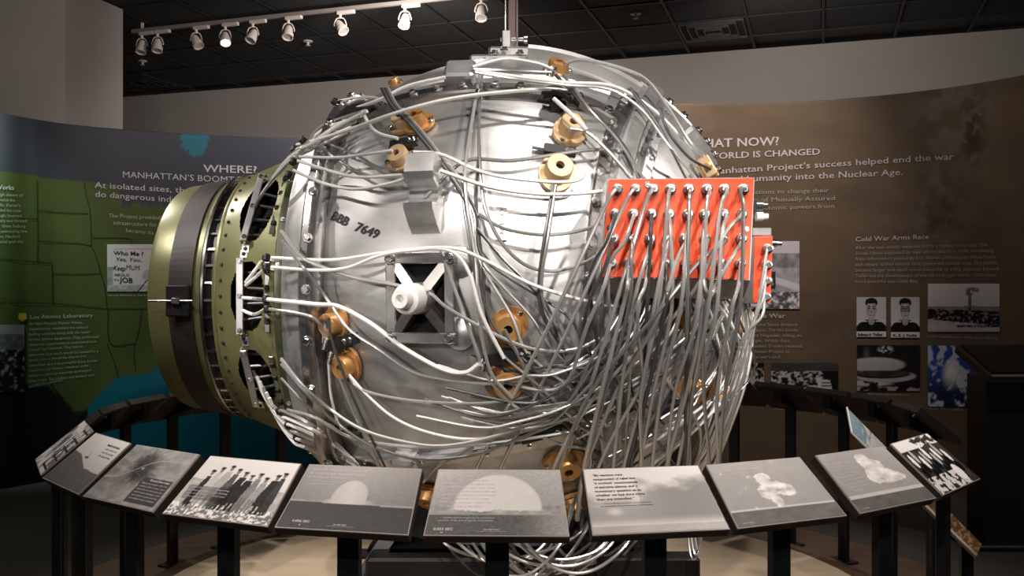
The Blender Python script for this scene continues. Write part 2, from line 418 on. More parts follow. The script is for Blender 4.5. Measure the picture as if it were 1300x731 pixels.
def wall_line(mb, side, pts, wpx=1.0):
    P = crom([Vector((x, y, 0)) for x, y in pts], 4)
    for a, b_ in zip(P[:-1], P[1:]):
        d = (b_ - a).normalized(); n = Vector((-d.y, d.x, 0)) * wpx / 2
        q = [a - n, b_ - n, b_ + n, a + n]; vs = [wpt(side, p.x, p.y, .004) for p in q]
        mb.add(vs, [(0, 3, 2, 1)])
ml = MB()
for pts in ([(47, 229), (47.5, 260), (48, 300), (47.5, 330), (48, 333)], [(48, 267), (80, 270), (112, 271)], [(107, 232), (110, 250), (114, 265), (115, 280), (116, 312)],
            [(48, 306), (80, 308), (100, 309), (116, 312)], [(116, 312), (122, 325), (128, 347)], [(0, 328), (30, 331), (66, 334)], [(66, 334), (67, 380), (67, 385)], [(66, 347), (100, 348), (128, 347)],
            [(25, 277), (47, 278)], [(117, 302), (150, 302), (166, 303)], [(128, 347), (133, 365), (136, 392)], [(0, 384), (66, 385), (136, 392)], [(137, 392), (140, 436), (170, 436)],
            [(136, 436), (145, 460), (150, 478)], [(180, 392), (176, 420), (170, 445), (172, 470)], [(166, 303), (172, 330), (180, 350)], [(136, 392), (180, 392), (200, 390)],
            [(60, 480), (75, 500), (95, 525), (112, 520)]):
    wall_line(ml, 'L', pts, 1.1)
ml.build('map_border_lines', 'stateline', wl)
def wall_text(mb, side, s, x0, y0, x1, y1, cap, bold=.0, shear=0):
    def f(t, y):
        px = x0 + (x1 - x0) * t + shear * y * cap; py = y0 + (y1 - y0) * t - y * cap
        return wpt(side, px, py, .005)
    put_text(mb, s, bold, f)
T1 = MB()
wall_text(T1, 'L', 'WHERE?', 258, 218, 326, 220, 9.5, .012)
wall_text(T1, 'L', 'MANHATTAN\u2019S BOOMTOWNS', 156, 225, 338, 234, 8, 0)
wall_text(T1, 'L', 'At isolated sites, thousands of workers', 120, 238, 352, 252, 7.5, .005)
wall_text(T1, 'L', 'do dangerous industrial work in secret', 121, 249.5, 338, 265, 7.5, .005)
wall_text(T1, 'L', 'Works', -6, 240, 18, 241, 6, .02)
tag(T1.build('heading_lettering', 'letter', wl), 'pale heading lettering on the slate band')
T2 = MB()
for i, (s, x0, x1) in enumerate((('The Project provided roads and housing', 138, 262), ('infrastructure for tens of thousands', 144, 258), ('became its own', 160, 212))):
    wall_text(T2, 'L', s, x0, 276 + i * 9.2, x1, 281 + i * 9.2, 5.2, .0)
for i, s in enumerate(('In the high desert of', 'created the', 'Pacific. Fermi\u2019s', 'headed the road', 'enough, inserted', 'locally and formed', 'Glenn Seaborg', 'ally extracting the', 'plant, Hanford', 'by trial and the')):
    x1 = (29, 19, 26, 26, 27, 34, 32, 34, 25, 29)[i]; wall_text(T2, 'L', s, x1 - len(s) * 2.25, 248 + i * 6.75, x1, 249.5 + i * 6.5, 3.8)
wall_text(T2, 'L', 'Los Alamos Laboratory', 38.5, 404.5, 118, 402.5, 5, .008)
los = ('On New Mexico\u2019s Pajarito Plateau,', 'Oppenheimer assembled the nation\u2019s', 'leading scientists along with the latest', 'nuclear physics equipment. They performed', 'dangerous experiments to understand how', 'nuclear fuel behaved. They had to', 'determine how much would be needed for a', 'bomb, how it should be shaped and', 'assembled, and how powerful those bombs', 'would be. Los Alamos remained under', 'military control as scientists exchanged', 'ideas freely. But soldiers and barbed wire', 'guarded the perimeter.')
for i, s in enumerate(los):
    x1 = (105, 112, 114, 125, 122, 105, 125, 109, 124, 113, 115, 120, 81)[i]; wall_text(T2, 'L', s, 37, 412.5 + i * 6.6, x1, 410.6 + i * 6.05, 3.4)
wall_text(T2, 'L', 'security billboard at Oak Ridge', 137, 375.5, 192, 375.8, 2.6)
T2.build('body_lettering', 'lettergreen', wl)
fm = MB()
for dx, dy in ((-2.3, -2), (2.3, -2), (-2.5, 1.2), (2.5, 1.2), (0, 3)):
    q = [wpt('L', 28.5 + dx + 3 * math.cos(a), 402 + dy + 3 * math.sin(a), .005 + abs(dx) * .0004) for a in np.linspace(0, 2 * PI, 9)[:-1]]
    fm.add(q, [tuple(range(8))])
tag(fm.build('flower_emblem', 'yellow', wl), 'yellow flower shaped emblem')
T3 = MB()
wall_text(T3, 'R', 'WHAT NOW?', 874, 188, 989, 184, 11, .015)
wall_text(T3, 'R', 'THE WORLD IS CHANGED', 866, 203.5, 1041, 196, 8, .012)
wall_text(T3, 'R', 'The Manhattan Project\u2019s success helped end the war', 872, 223, 1211, 202, 8, .005)
wall_text(T3, 'R', 'and ushered humanity into the Nuclear Age.', 866, 234, 1146, 222, 8, .005)
wall_text(T3, 'R', 'Cold War Arms Race', 1086, 306.5, 1179, 303, 6, .01)
wall_text(T3, 'R', 'End of the War', 928, 403, 997, 403.5, 6, .01)
tag(T3.build('heading_lettering', 'letter', wr), 'pale heading lettering on the brown mural')
T4 = MB()
for s, x0, y0, x1, y1 in (('It pushed other nations to change their', 884, 248, 1052, 244), ('plans. The policy of Mutually Assured', 884, 258, 1060, 254), ('Destruction guided atomic powers from', 884, 268.5, 1059, 264), ('firing first recently.', 890, 279, 979, 276)):
    wall_text(T4, 'R', s, x0, y0, x1, y1, 5.6)
cw = (('After the war, atomic weapons led to a nuclear arms race. The', 1253), ('Soviet Union exploded its own atomic bomb in 1949, benefitting', 1261), ('from information passed by Los Alamos physicist/spy Klaus Fuchs', 1264), ('and others. Other nations soon joined the nuclear club. The bombs', 1266), ('became larger and much more powerful. In 1952, physicist Edward', 1268), ('Teller led the development of the US hydrogen bomb, 1,000 times', 1265), ('more powerful than Little Boy.', 1166))
for i, (s, x1) in enumerate(cw): wall_text(T4, 'R', s, 1086, 316.5 + i * 7.1, x1, 316.5 + i * 7.1 - (4.5 - i * .65) * (x1 - 1086) / 180, 4.4)
for i, (s, x1) in enumerate((('Then the United States dropped', 1012), ('two bombs on Japan. The two bombs', 1013), ('hit Hiroshima and Nagasaki, killing an', 1017), ('estimated 200,000 people. Within days,', 1003), ('Japan surrendered. President Truman revealed', 1018), ('the secret Manhattan Project as', 1002), ('responsible and announced the war\u2019s end.', 991))):
    wall_text(T4, 'R', s, x1 - len(s) * 2.72, 413.5 + i * 6.85, x1, 413.8 + i * 6.85, 4.2)
wall_text(T4, 'R', 'soldiers watch atomic bomb test in Nevada', 1178, 428, 1266, 430.5, 3.0)
wall_text(T4, 'R', 'first hydrogen bomb test', 1102, 501, 1155, 502.5, 3.0)
wall_text(T4, 'R', 'Baker Day at Bikini Atoll', 1179, 519.5, 1237, 522, 3.0)
wall_text(T4, 'R', 'Truman reads a statement', 981, 520, 1026, 521, 3.0)
T4.build('body_lettering', 'letterdim', wr)

# ---- photographs mounted on the display walls
def wall_photo(side, x0, y0, x1, y1, colf, label, nu=70, nv=60, group=None):
    r = empty('mounted_photograph', wpt(side, (x0 + x1) / 2, y1, .0), label, 'photograph', group)
    bk = MB(); inv = -r.location
    NB = 8; xs_ = [x0 + (x1 - x0) * k / NB for k in range(NB + 1)]
    q = [wpt(side, x, y, d) + inv for x in xs_ for y, d in ((y1, .0), (y1, .0065), (y0, .0065), (y0, .0))]
    bk.add(q, [(i * 4 + k, i * 4 + (k + 1) % 4, i * 4 + 4 + (k + 1) % 4, i * 4 + 4 + k) for i in range(NB) for k in range(4)] + [(0, 3, 2, 1), (NB * 4, NB * 4 + 1, NB * 4 + 2, NB * 4 + 3)]); bk.build('backing_board', 'tray', r)
    grid_print('print', lambda u, v: wpt(side, x0 + (x1 - x0) * u, y1 + (y0 - y1) * v, .008) + inv, colf, nu, nv, r, 'wallprnt')
    return r
def c_mum(u, v):
    g = .82 + 0 * u; g = np.where((u < .09) & (v < .52), .45 + .3 * vnoise(u, v, 12, 1), g); g = np.where(v < .13, .5 + .35 * vnoise(u, v, 14, 2), g)
    g = np.where((np.abs(v - .9) < .008) & (u > .12), .6, g)
    face = blob(u, v, 1.02, .60, .19, .24, .1); g = g * (1 - face) + face * (.55 + .3 * (vnoise(u, v, 20, 3) > .5))
    hat = blob(u, v, .95, .78, .22, .05, .2) + blob(u, v, 1.0, .84, .12, .09, .1); g = np.where(hat > .5, .4, g)
    hand = blob(u, v, .66, .34, .1, .12, .2); g = np.where(hand > .5, .55 + .3 * vnoise(u, v, 30, 5), g)
    body = (u > .72) & (v < .3) & (v > .13); g = np.where(body, .72, g); g = np.where((np.abs((u - .55) - (v - .1) * .6) < .012) & (v < .25), .2, g)
    return gray(g, (1, .96, .96))
r = wall_photo('L', 136, 310, 216, 370, c_mum, 'black and white billboard cartoon reading Keep Mum about this job on green map wall', 90, 70)
tm = MB()
for s, x0, y, x1, cap, bd, sh in (('Who Me ?', 144, 323.5, 182, 5.3, .02, 0), ('Yes, You..', 146, 331, 181, 4.6, .01, .3), ('Keep', 143.5, 342.5, 159, 6.0, .01, .3), ('MUM', 160.5, 342, 177, 6.3, .0, 0), ('ABOUT', 145, 350, 164.5, 3.6, .01, 0), ('this', 144.5, 355.5, 151, 3, .0, .3), ('JOB', 151.5, 358, 168.5, 6.4, .02, 0)):
    def f(t, yy, x0=x0, x1=x1, y=y, cap=cap, sh=sh): return wpt('L', x0 + (x1 - x0) * t + sh * yy * cap, y + 1.2 * t - yy * cap, .011) - r.location
    put_text(tm, s, bd, f)
tm.build('lettering', 'ink', r)
def c_dark_aerial(u, v): n = vnoise(u, v, 16, 31); return gray(np.where(v > .85, .55, np.where(v > .62, .25 + .3 * n, .12 + .5 * ss(.5, .7, n))), (1, .97, .98))
wall_photo('L', -60, 412, 31, 497, c_dark_aerial, 'dark photograph of a crowd at far left under the yellow flower emblem', 70, 60)
def c_ruin(u, v):
    n = vnoise(u, v, 9, 41); g = np.where(v > .82, .80, np.where(v > .6, .35 + .4 * n, .5 + .35 * n))
    g = np.where((v < .6) & (np.abs(v - (.55 - .3 * (u - .2))) < .05), .85, g); g = np.where((v > .28) & (v < .55) & (u < .62) & (n > .3), .16 + .2 * n, g)
    g = np.where((v < .25), .35 + .55 * ss(.35, .6, vnoise(u, v, 14, 43)), g); return gray(g, (1, .95, .98))
wall_photo('R', 935, 306, 1015, 392, c_ruin, 'black and white photograph of a ruined city landscape behind the red connector box', 70, 70)
def c_port(dark_hair, cx, seed):
    def f(u, v):
        g = .82 - .1 * v + 0 * u; g = np.where(blob(u, v, .5, .03, .60, .42, .06) > .5, .09 + .05 * vnoise(u, v, 10, seed), g)
        g = np.where(blob(u, v, .5, .42, .11, .12, .1) > .5, .62, g)
        g = np.where(blob(u, v, cx, .86, .21, .12, .08) > .5, .10, g)
        fc = blob(u, v, cx, .68, .17, .23, .06) > .5; g = np.where(fc, .72 - .15 * np.abs(u - cx) / .17, g)
        g = np.where((blob(u, v, cx, .90, .18, .07, .08) > .5), .1, g)
        for ex in (-.075, .075): g = np.where(blob(u, v, cx + ex, .71, .045, .02, .3) > .5, .12, g); g = np.where(blob(u, v, cx + ex, .76, .06, .014, .3) > .5, .2, g)
        if not dark_hair: 
            for ex in (-.08, .08): rr = np.sqrt(((u - cx - ex) / .07) ** 2 + ((v - .71) / .06) ** 2); g = np.where(np.abs(rr - 1) < .18, .15, g)
        g = np.where(blob(u, v, cx, .63, .022, .05, .4) > .5, .5, g); g = np.where(blob(u, v, cx, .545, .06, .012, .3) > .5, .3, g)
        g = np.where((np.abs(v - .395) < .012) & (np.abs(u - .5) > .14), .85, g); g = np.where(v < .13, .85, g); return gray(g, (1, .96, .97))
    return f
ra = wall_photo('R', 1087.5, 377, 1125, 427.5, c_port(True, .5, 3), 'identity photograph of dark haired man in suit, left of the two portraits', 60, 70)
rb = wall_photo('R', 1131, 377, 1167.5, 428.5, c_port(False, .5, 4), 'identity photograph of man with round glasses, right of the two portraits', 60, 70)
for r_, s, x0, x1, y in ((ra, 'Edward Teller', 1089, 1121, 426), (rb, 'K. E. J. Fuchs', 1134, 1164, 427)):
    tm = MB(); put_text(tm, s, .03, lambda t, yy: wpt('R', x0 + (x1 - x0) * t, y - yy * 3.4, .011) - r_.location); tm.build('name_lettering', 'ink', r_)
def c_soldiers(u, v):
    g = .66 + .14 * v + 0 * u; n = vnoise(u, v, 26, 51, 3); g = np.where(v < .52, .38 + .2 * n, g)
    cr = np.interp(u, [0, 1], [.48, .42]); lo = np.interp(u, [0, 1], [.26, .12]); g = np.where((v < cr) & (v > lo), .1 + .45 * ss(.5, .75, n), g)
    g = np.where(v <= lo, .6 + .15 * n, g); g = np.where((np.abs(v - (.12 + .0 * u)) < .03) & (u > .4) & (n > .4), .2, g)
    cap = np.maximum(blob(u, v, .62, .86, .09, .06, .3), blob(u, v, .58, .80, .05, .06, .3)); st = blob(u, v, .585, .62, .022, .17, .3)
    g = g - .38 * np.clip(np.maximum(cap * (vnoise(u, v, 30, 52) > .3), st), 0, 1); g = np.where(blob(u, v, .59, .53, .09, .02, .3) > .5, .45, g); return gray(g, (1, .96, .97))
wall_photo('R', 1178, 360, 1269, 421, c_soldiers, 'photograph of soldiers watching a distant mushroom cloud, topmost on right wall', 90, 60)
def c_ring(u, v):
    n = vnoise(u, v, 7, 61, 5); g = .07 + .12 * n; a = blob(u, v, .30, .57, .48, .17, .15); g = np.maximum(g, a * (.78 - .25 * (1 - v)))
    g = np.where(blob(u, v, .40, .38, .46, .07, .1) > .5, .12 + .25 * n, g); rim = blob(u, v, .45, .32, .5, .14, .1) - blob(u, v, .40, .37, .44, .10, .1); g = np.maximum(g, .65 * np.clip(rim, 0, 1))
    g = np.maximum(g, .8 * blob(u, v, .45, .9, .13, .09, .5) * ss(.4, .6, vnoise(u, v, 24, 63))); g = np.maximum(g, .7 * blob(u, v, .2, .17, .4, .08, .4) * ss(.35, .5, n)); g = np.where(v < .1, .6 * ss(.4, .6, n), g)
    g = np.maximum(g, .35 * blob(u, v, .15, .75, .07, .25, .9)); return gray(g, (1, .97, .98))
wall_photo('R', 1088, 438, 1168, 496, c_ring, 'black and white photograph of a ring shaped explosion cloud over the sea', 90, 60)
def c_blue(u, v):
    n = vnoise(u, v, 7, 71, 5); k = ss(.48, .60, n); c = np.zeros(u.shape + (3,)); c = mixc(c + np.array([.02, .07, .33]), (.55, .60, .72), k)
    c = mixc(c, (.85, .84, .86), blob(u, v, .5, .52, .16, .20, .6)); low = 1 - ss(.15, .6, v); c = mixc(c, (.004, .006, .02), low * (1 - k) * .9)
    return c
wall_photo('R', 1178, 438.5, 1238, 516, c_blue, 'deep blue colour photograph of clouds and a burst seen from the air', 60, 70)
def c_office(u, v):
    n = vnoise(u, v, 22, 81, 3); g = .08 + .65 * ss(.4, .62, n) * (v < .8); g = np.where((u > .78), .05, g); g = np.where((v > .8), .22 + .1 * n, g)
    pp = (np.abs((u - .82) + (v - .33) * .15) < .1) & (np.abs((v - .33) - (u - .82) * -.3) < .28); g = np.where(pp, .8, g); g = np.where(pp & (np.abs(((v * 12) % 1) - .5) < .2) & (np.abs(u - .82) < .07), .4, g); g = np.where((v < .12) & (u > .5), .65, g)
    return gray(g, (1, .96, .97))
wall_photo('R', 979, 460.5, 1064, 515, c_office, 'photograph of a busy office with newspaper, above the dark back rail panels', 90, 55)
wall_photo('R', 925, 460.5, 970, 512, lambda u, v: gray(.1 + .6 * ss(.42, .6, vnoise(u, v, 14, 91))), 'dark photograph of rubble partly hidden by the hanging cables', 50, 50)

# ================================================================ PLATFORM
PH = .15
pf = empty('platform', (0, CY, 0), 'low round brown platform with pale birch disc under the silver sphere', 'platform')
MB().lathe((0, 0, 0), (0, 0, 1), [(0, 1.93), (.09, 1.93), (.10, 1.92), (.10, 1.4)], 96).build('outer_step', 'brownw', pf)
MB().lathe((0, 0, 0), (0, 0, 1), [(.09, 1.50), (PH - .012, 1.50), (PH - .004, 1.49), (PH - .004, 1.41), (.1, 1.41)], 96, caps=False).build('inner_rim', 'brownw', pf)
MB().lathe((0, 0, 0), (0, 0, 1), [(PH - .03, 1.405), (PH, 1.405), (PH, .2)], 96).build('birch_disc', 'birch', pf)

# ================================================================ READING RAIL PANELS
FIT_TH = [-1.07, -.85, -.64, -.43, -.23, -.02, .20, .40, .62, .84]
FIT_A = [-1.06, -.84, -.64, -.44, -.23, -.03, .19, .42, .60, .83]
RL, RT, RH, TP, RR = .187, .690, .444, .057, 1.593; ZB = .101
def rail(th, a, colf, label, texts=(), inkm='letter', nu=110, nv=70, wscale=1.0, plain=False, group=None):
    X0 = RR * math.sin(th); Y0 = CY - RR * math.cos(th)
    r = empty('reading_panel', (X0, Y0, 0), label, 'display panel', group, rz=a)
    zc = E - RH; ct, st = math.cos(RT), math.sin(RT); W = .15 * wscale
    def loc(u, v, d=0.0):   # u,v in -1..1 local frame: x right, y away from reader, z up; d above the face
        wdt = W * (1 - v * TP); return Vector((u * wdt, v * RL / 2 * ct - d * st, zc + v * RL / 2 * st + d * ct))
    tr = MB(); q = [loc(u, v, d) for d in (-.024, -.004) for u, v in ((-1, -1), (1, -1), (1, 1), (-1, 1))]
    tr.add(q, [(0, 3, 2, 1), (4, 5, 6, 7), (0, 1, 5, 4), (1, 2, 6, 5), (2, 3, 7, 6), (3, 0, 4, 7)]); tr.build('tray', 'tray', r)
    pe = MB(); q = [loc(u, v, d) for d in (-.004, .0) for u, v in ((-1, -1), (1, -1), (1, 1), (-1, 1))]
    pe.add(q, [(0, 3, 2, 1), (4, 5, 6, 7), (0, 1, 5, 4), (1, 2, 6, 5), (2, 3, 7, 6), (3, 0, 4, 7)]); pe.build('plate', 'trayedge' if not plain else 'tray', r)
    if colf is not None: grid_print('print', lambda u, v: loc((u * 2 - 1) * .985, (v * 2 - 1) * .975, .0008), colf, nu, nv, r)
    # post with foot plate and tilted head bracket
    MB().box((0, -.02, (zc - .055 + ZB) / 2 + .002), (.052, .026, zc - .055 - ZB), None, .003).build('post', 'postm', r)
    MB().box((0, -.02, ZB + .005), (.12, .07, .008), None, .002).build('foot_plate', 'postm', r)
    br = MB(); br.prism([(-.05, -.075), (.075, -.03), (.075, .035), (-.05, -.055)], .05, (0, 0, zc), Matrix(((0, 0, 1), (1, 0, 0), (0, 1, 0)))); br.build('head_bracket', 'postm', r)
    for sx in (-1, 1):
        p = loc(sx * .16, .55, -.024); n = Vector((0, st, -ct))
        MB().lathe(p, n, [(0, .0075), (.003, .0075), (.005, .004)], 10).build('bolt', 'steel', r, True)
    if texts:
        tm = {}
        for (s, u0, v0, u1, cap, bold, mk) in texts:
            mb = tm.setdefault(mk, MB()); asp = RL / (2 * W)
            put_text(mb, s, bold, lambda t, y: loc((u0 + (u1 - u0) * t) * 2 - 1, (v0 + y * cap) * 2 - 1, .0014))
        for mk, mb in tm.items(): mb.build('lettering', mk, r)
    return r
G = gray
def p_aerial(u, v):
    n = vnoise(u, v, 9, 101); g = .25 + .3 * n; g = np.where(ss(.3, .6, vnoise(u * 2, v, 5, 102)) > .5, .75, g)
    d = (v * .9 + u * .3); g = np.where((np.abs((u * 7 % 1) - .5) < .13) & (v > .3) & (v < .8), .1, g); g = np.where((np.abs((v * 5 % 1) - .5) < .1) & (u > .55), .2, g); return G(g)
def p_ship(u, v):
    n = vnoise(u, v, 30, 111, 3); h = np.interp(u, [0, .25, .6, 1], [.62, .58, .38, .36]); g = .66 + .12 * v + 0 * u; g = np.where(v < h, .33 + .09 * n - .05 * (h - v), g)
    g = np.where(blob(u, v, .42, .56, .05, .02, .2) > .5, .3, g); g = np.where(blob(u, v, .43, .62, .006, .05, .2) > .5, .35, g); return G(g)
def p_crater(u, v):
    a = np.arctan2(v - .62, (u - .42) * 1.6); rr = np.hypot((u - .42) * 1.6, v - .62); n = vnoise(u, v, 12, 121, 5)
    ray_ = vnoise(a * 3 + 20, rr * .8, 3.0, 122, 3); g = .47 + .25 * (n - .5) + .14 * u; k = (1 - ss(.12, .42, rr + .25 * (ray_ - .5))); g = g - .25 * k
    g = np.maximum(g, .8 * (1 - ss(.01, .03, rr))); g = np.where(np.abs(v - (.45 + .6 * (u - .1)) + .06 * np.sin(u * 9)) < .008, .62, g); g = np.where(np.abs(v - (.75 - .55 * u)) < .006, .38, g)
    g = np.where((u > .55) & (u < .97) & (v < .50) & (v > .05), .27 + .06 * n, g); return G(g)
def p_men(u, v):
    n = vnoise(u, v, 22, 131, 4); g = .80 + .06 * v + 0 * u; g = np.where(v < .62 - .1 * u, .60 + .2 * n, g); g = np.where(v < .20, .45 + .5 * ss(.4, .6, vnoise(u * 1.5, v, 34, 133, 3)), g)
    rs = np.random.RandomState(3)
    for k, (cx, top, bw, lean) in enumerate(((.17, .72, .032, .25), (.25, .78, .04, .3), (.34, .82, .045, .2), (.43, .78, .036, .35), (.52, .74, .045, .45), (.60, .70, .05, .3), (.68, .74, .036, .3), (.76, .68, .038, .35), (.86, .74, .05, .3), (.92, .78, .03, .2))):
        dk = (.14, .7, .62, .3, .12, .12, .45, .55, .13, .2)[k]; ax = cx - lean * .25 * (top - v)
        body = (np.abs(u - ax) < bw * (.7 + .6 * ss(top, top - .35, v))) & (v < top - .05) & (v > .18 + .04 * (k % 3)); g = np.where(body, dk + .12 * n, g)
        legs = (np.abs(np.abs(u - ax) - bw * .45) < bw * .28) & (v < .36) & (v > .14); g = np.where(legs, dk * .8 + .1 * n, g)
        g = np.where(blob(u, v, cx, top, .018, .045, .1) > .5, .5, g); g = np.where(blob(u, v, cx, top + .035, .026, .022, .1) > .5, .15, g)
    g = np.where((u > .04) & (u < .5) & (v < .50) & (v > .26), g * .72, g); return G(g)
def p_dome1(u, v):
    n = vnoise(u, v, 60, 141, 2); s1 = .42 + .14 * v + .06 * (n - .5) + .07 * np.exp(-((u - .45) ** 2) * 6)
    hz = .42 - .03 * u; g = np.where(v < hz, .27 + .05 * n + .0 * u, s1); g = np.where(np.abs(v - hz) < .012, .60, g)
    d = blob(u, v, .47, .50, .145, .27, .02) * (v > hz - .01); d = np.maximum(d, blob(u, v, .47, .42, .19, .06, .3) * (v > hz)); g = g * (1 - d) + d * (.74 - .05 * np.abs(u - .47) / .15)
    return G(g)
def p_dome2(u, v):
    n = vnoise(u, v, 70, 151, 2); n2 = vnoise(u, v, 12, 152, 4); g = .50 + .16 * v + .1 * (n - .5) + .1 * np.abs(u - .5); g = np.where(v < .30, .30 + .12 * n + .22 * ss(.6, 1, u), g)
    cl = (v > .30) & (v < .42 + .05 * n2); cl &= (u > .03) & (u < .97); g = np.where(cl, .42 + .35 * n2, g); d = blob(u, v, .5, .42, .33, .50, .04) * (v > .36 + .06 * (n2 - .5)); g = g * (1 - d) + d * (.82 - .04 * n2)
    return G(g)
def p_sky(u, v):
    n = vnoise(u, v, 5, 161, 5); g = .86 - .0 * v + 0 * u; edge = .55 + .25 * u - .1 * (u < .4); k = ss(edge + .18, edge - .12, v + .5 * (n - .5)) * ss(.05, .25, v); g = g - .30 * k * (1 - .35 * blob(u, v, .2, .5, .3, .4, .9))
    g = np.where(v < .10, .62 + .15 * n, g); g = g + .15 * blob(u, v, .19, .32, .05, .05, .8); return G(g)
def p_cloud(u, v):
    n = vnoise(u, v, 12, 171, 5); hz = .24; g = .60 + .06 * (n - .5) + .04 * v; g = np.where(v < hz, .36 + .12 * n, g); g = np.where(np.abs(v - hz) < .015, .75, g)
    m = np.maximum.reduce([blob(u, v, .47, .70, .08, .1, .3), blob(u, v, .52, .55, .12, .12, .3), blob(u, v, .62, .50, .1, .1, .3), blob(u, v, .42, .48, .08, .12, .3), blob(u, v, .48, .35, .05, .12, .4)]); m = ss(.38, .75, m + 1.6 * (n - .5)); g = np.where(v > hz, g * (1 - m) + m * (.84 + .5 * (n - .5)), g); return G(g)
def p_plume(u, v):
    n = vnoise(u, v, 12, 181, 5); g = .56 + .08 * v + .05 * (n - .5); g = np.where(v < .22, .33 + .1 * n, g); g = np.where((v > .2) & (v < .26), .68 + .08 * n, g)
    m = np.maximum.reduce([blob(u, v, .55, .82, .10, .12, .2), blob(u, v, .60, .66, .15, .18, .2), blob(u, v, .66, .50, .18, .15, .2), blob(u, v, .78, .46, .12, .09, .3), blob(u, v, .52, .52, .1, .14, .2)]); m = ss(.4, .75, m + 1.3 * (n - .5)); g = np.where(v > .27, g * (1 - m) + m * (.82 + .35 * (n - .5)), g); return G(g)
def p_crowd(u, v):
    n = vnoise(u, v, 16, 191, 4); g = .14 + .2 * n; g = np.where(v > .80 + .0 * u, .85, g); g = np.where((v > .55) & (u + v > 1.35) & (n < .5), .25, g)
    for k in range(9): cx = .08 + k * .1; cy = .62 + .08 * math.sin(k * 2.1); g = np.where(blob(u, v, cx, cy, .035, .13, .15) > .5, .86 - .2 * (k % 2), g); g = np.where(blob(u, v, cx + .01, cy - .24, .05, .1, .3) > .5, .1, g)
    g = np.where((v < .30) & (n > .47) & (u < .8), .8, g); g = np.where(blob(u, v, .75, .22, .08, .16, .2) > .5, .88, g); return G(g)
q6 = ('\u201cMy reactions were', 'compounded of relief that', '\u2018it worked;\u2019 consciousness', 'of extreme silence, and a', 'momentary question as to', 'whether we had done more', 'than we intended.\u201d')
w6 = (.32, .42, .43, .42, .44, .46, .37)
t6 = [(s, .07 + .0 * i, .87 - i * .062, w6[i], .036, .02, 'ink') for i, s in enumerate(q6)] + [('\u2014 Norris Bradbury\u2019s successor and director', .10, .44, .49, .020, 0, 'ink'), ('the assembly of the bomb seen in the center', .09, .40, .50, .020, 0, 'ink')]
t5 = [(s, .07, .86 - i * .056, x, .032, .0, 'letter') for i, (s, x) in enumerate((('\u201cIt is hard to describe the', .36), ('impression made by that', .42), ('awful flash of light that', .47), ('filled the whole sky, and', .47), ('the roar that followed as', .48), ('slowly the cloud rose higher', .49), ('after several minutes', .44), ('whole valley was lit', .45), ('turning night to day.\u201d', .40)))]
t5 += [('\u2014 Val Fitch served as sergeant for the detonation as', .09, .245, .48, .022, 0, 'letter'), ('a member of the Special Engineer Detachment', .08, .205, .47, .022, 0, 'letter'), ('0.053 SEC', .06, .075, .195, .034, .03, 'letter'), ('N', .115, .03, .128, .026, .03, 'letter'), ('100 METERS', .41, .075, .52, .02, .01, 'letter'), ('\u2014\u2014\u2014\u2014\u2014\u2014\u2014\u2014', .36, .05, .57, .03, 0, 'letter')]
t4 = [('\u201cIt was like being at the bottom of', .05, .90, .54, .034, .01, 'letter'), ('an ocean of light. We were bathed', .05, .84, .54, .034, .01, 'letter'), ('in it from all directions.\u201d', .06, .78, .40, .034, .01, 'letter'), ('\u2014 physicist and witness at base camp', .07, .72, .36, .022, 0, 'letter'), ('from twenty miles away', .07, .68, .30, .022, 0, 'letter'),
      ('0.006 SEC', .11, .095, .245, .034, .02, 'letter'), ('A', .172, .045, .186, .026, .03, 'letter'), ('100 METERS', .43, .075, .53, .02, .01, 'letter'), ('\u2014\u2014\u2014\u2014\u2014\u2014\u2014\u2014', .38, .05, .59, .03, 0, 'letter')]
t7 = [('\u201cNow we are all sons of bitches.\u201d', .09, .86, .50, .036, .02, 'letter'), ('\u2014 Kenneth Bainbridge, test director', .12, .79, .44, .022, 0, 'letter'), ('0.34 SEC', .06, .05, .16, .02, 0, 'letter')]
t8 = [(s, .07 + .004 * i, .85 - i * .058, x, .03, .01, 'letter') for i, (s, x) in enumerate((('\u201cWe knew the', .22), ('world would not be', .31), ('the same. A few', .30), ('people laughed, a', .33), ('few people cried.', .31), ('Most people were', .34), ('silent. I remembered', .36), ('the line from the', .33), ('Hindu scripture', .31), ('I am become', .25)))] + [('12.0 SEC', .06, .05, .14, .02, 0, 'letter')]
t1 = [('Standing by the beach', .58, .84, .90, .04, .03, 'ink')] + [(s, .62, .77 - i * .065, .92, .032, 0, 'ink') for i, s in enumerate(('sailors wait for the', 'test to begin aboard', 'the support ship'))]
t2 = [('Ground Zero crater', .66, .44, .94, .034, .03, 'letter')] + [(s, .585, .385 - i * .052, .94, .026, 0, 'letter') for i, s in enumerate(('Dark fused glass fills the', 'centre of the crater, seen', 'from the air the next day', 'with roads leading to the', 'site of the tower and the', 'smaller test crater'))]
t3 = [(s, .07, .45 - i * .05, .28 if i else .2, .028, 0, 'letter') for i, s in enumerate(('Ground Zero', 'Scientists and soldiers', 'gather at the remains', 'of the steel tower'))] + [(s, .34, .44 - i * .05, .47, .028, 0, 'letter') for i, s in enumerate(('Inspecting', 'the footing', 'of the tower'))]
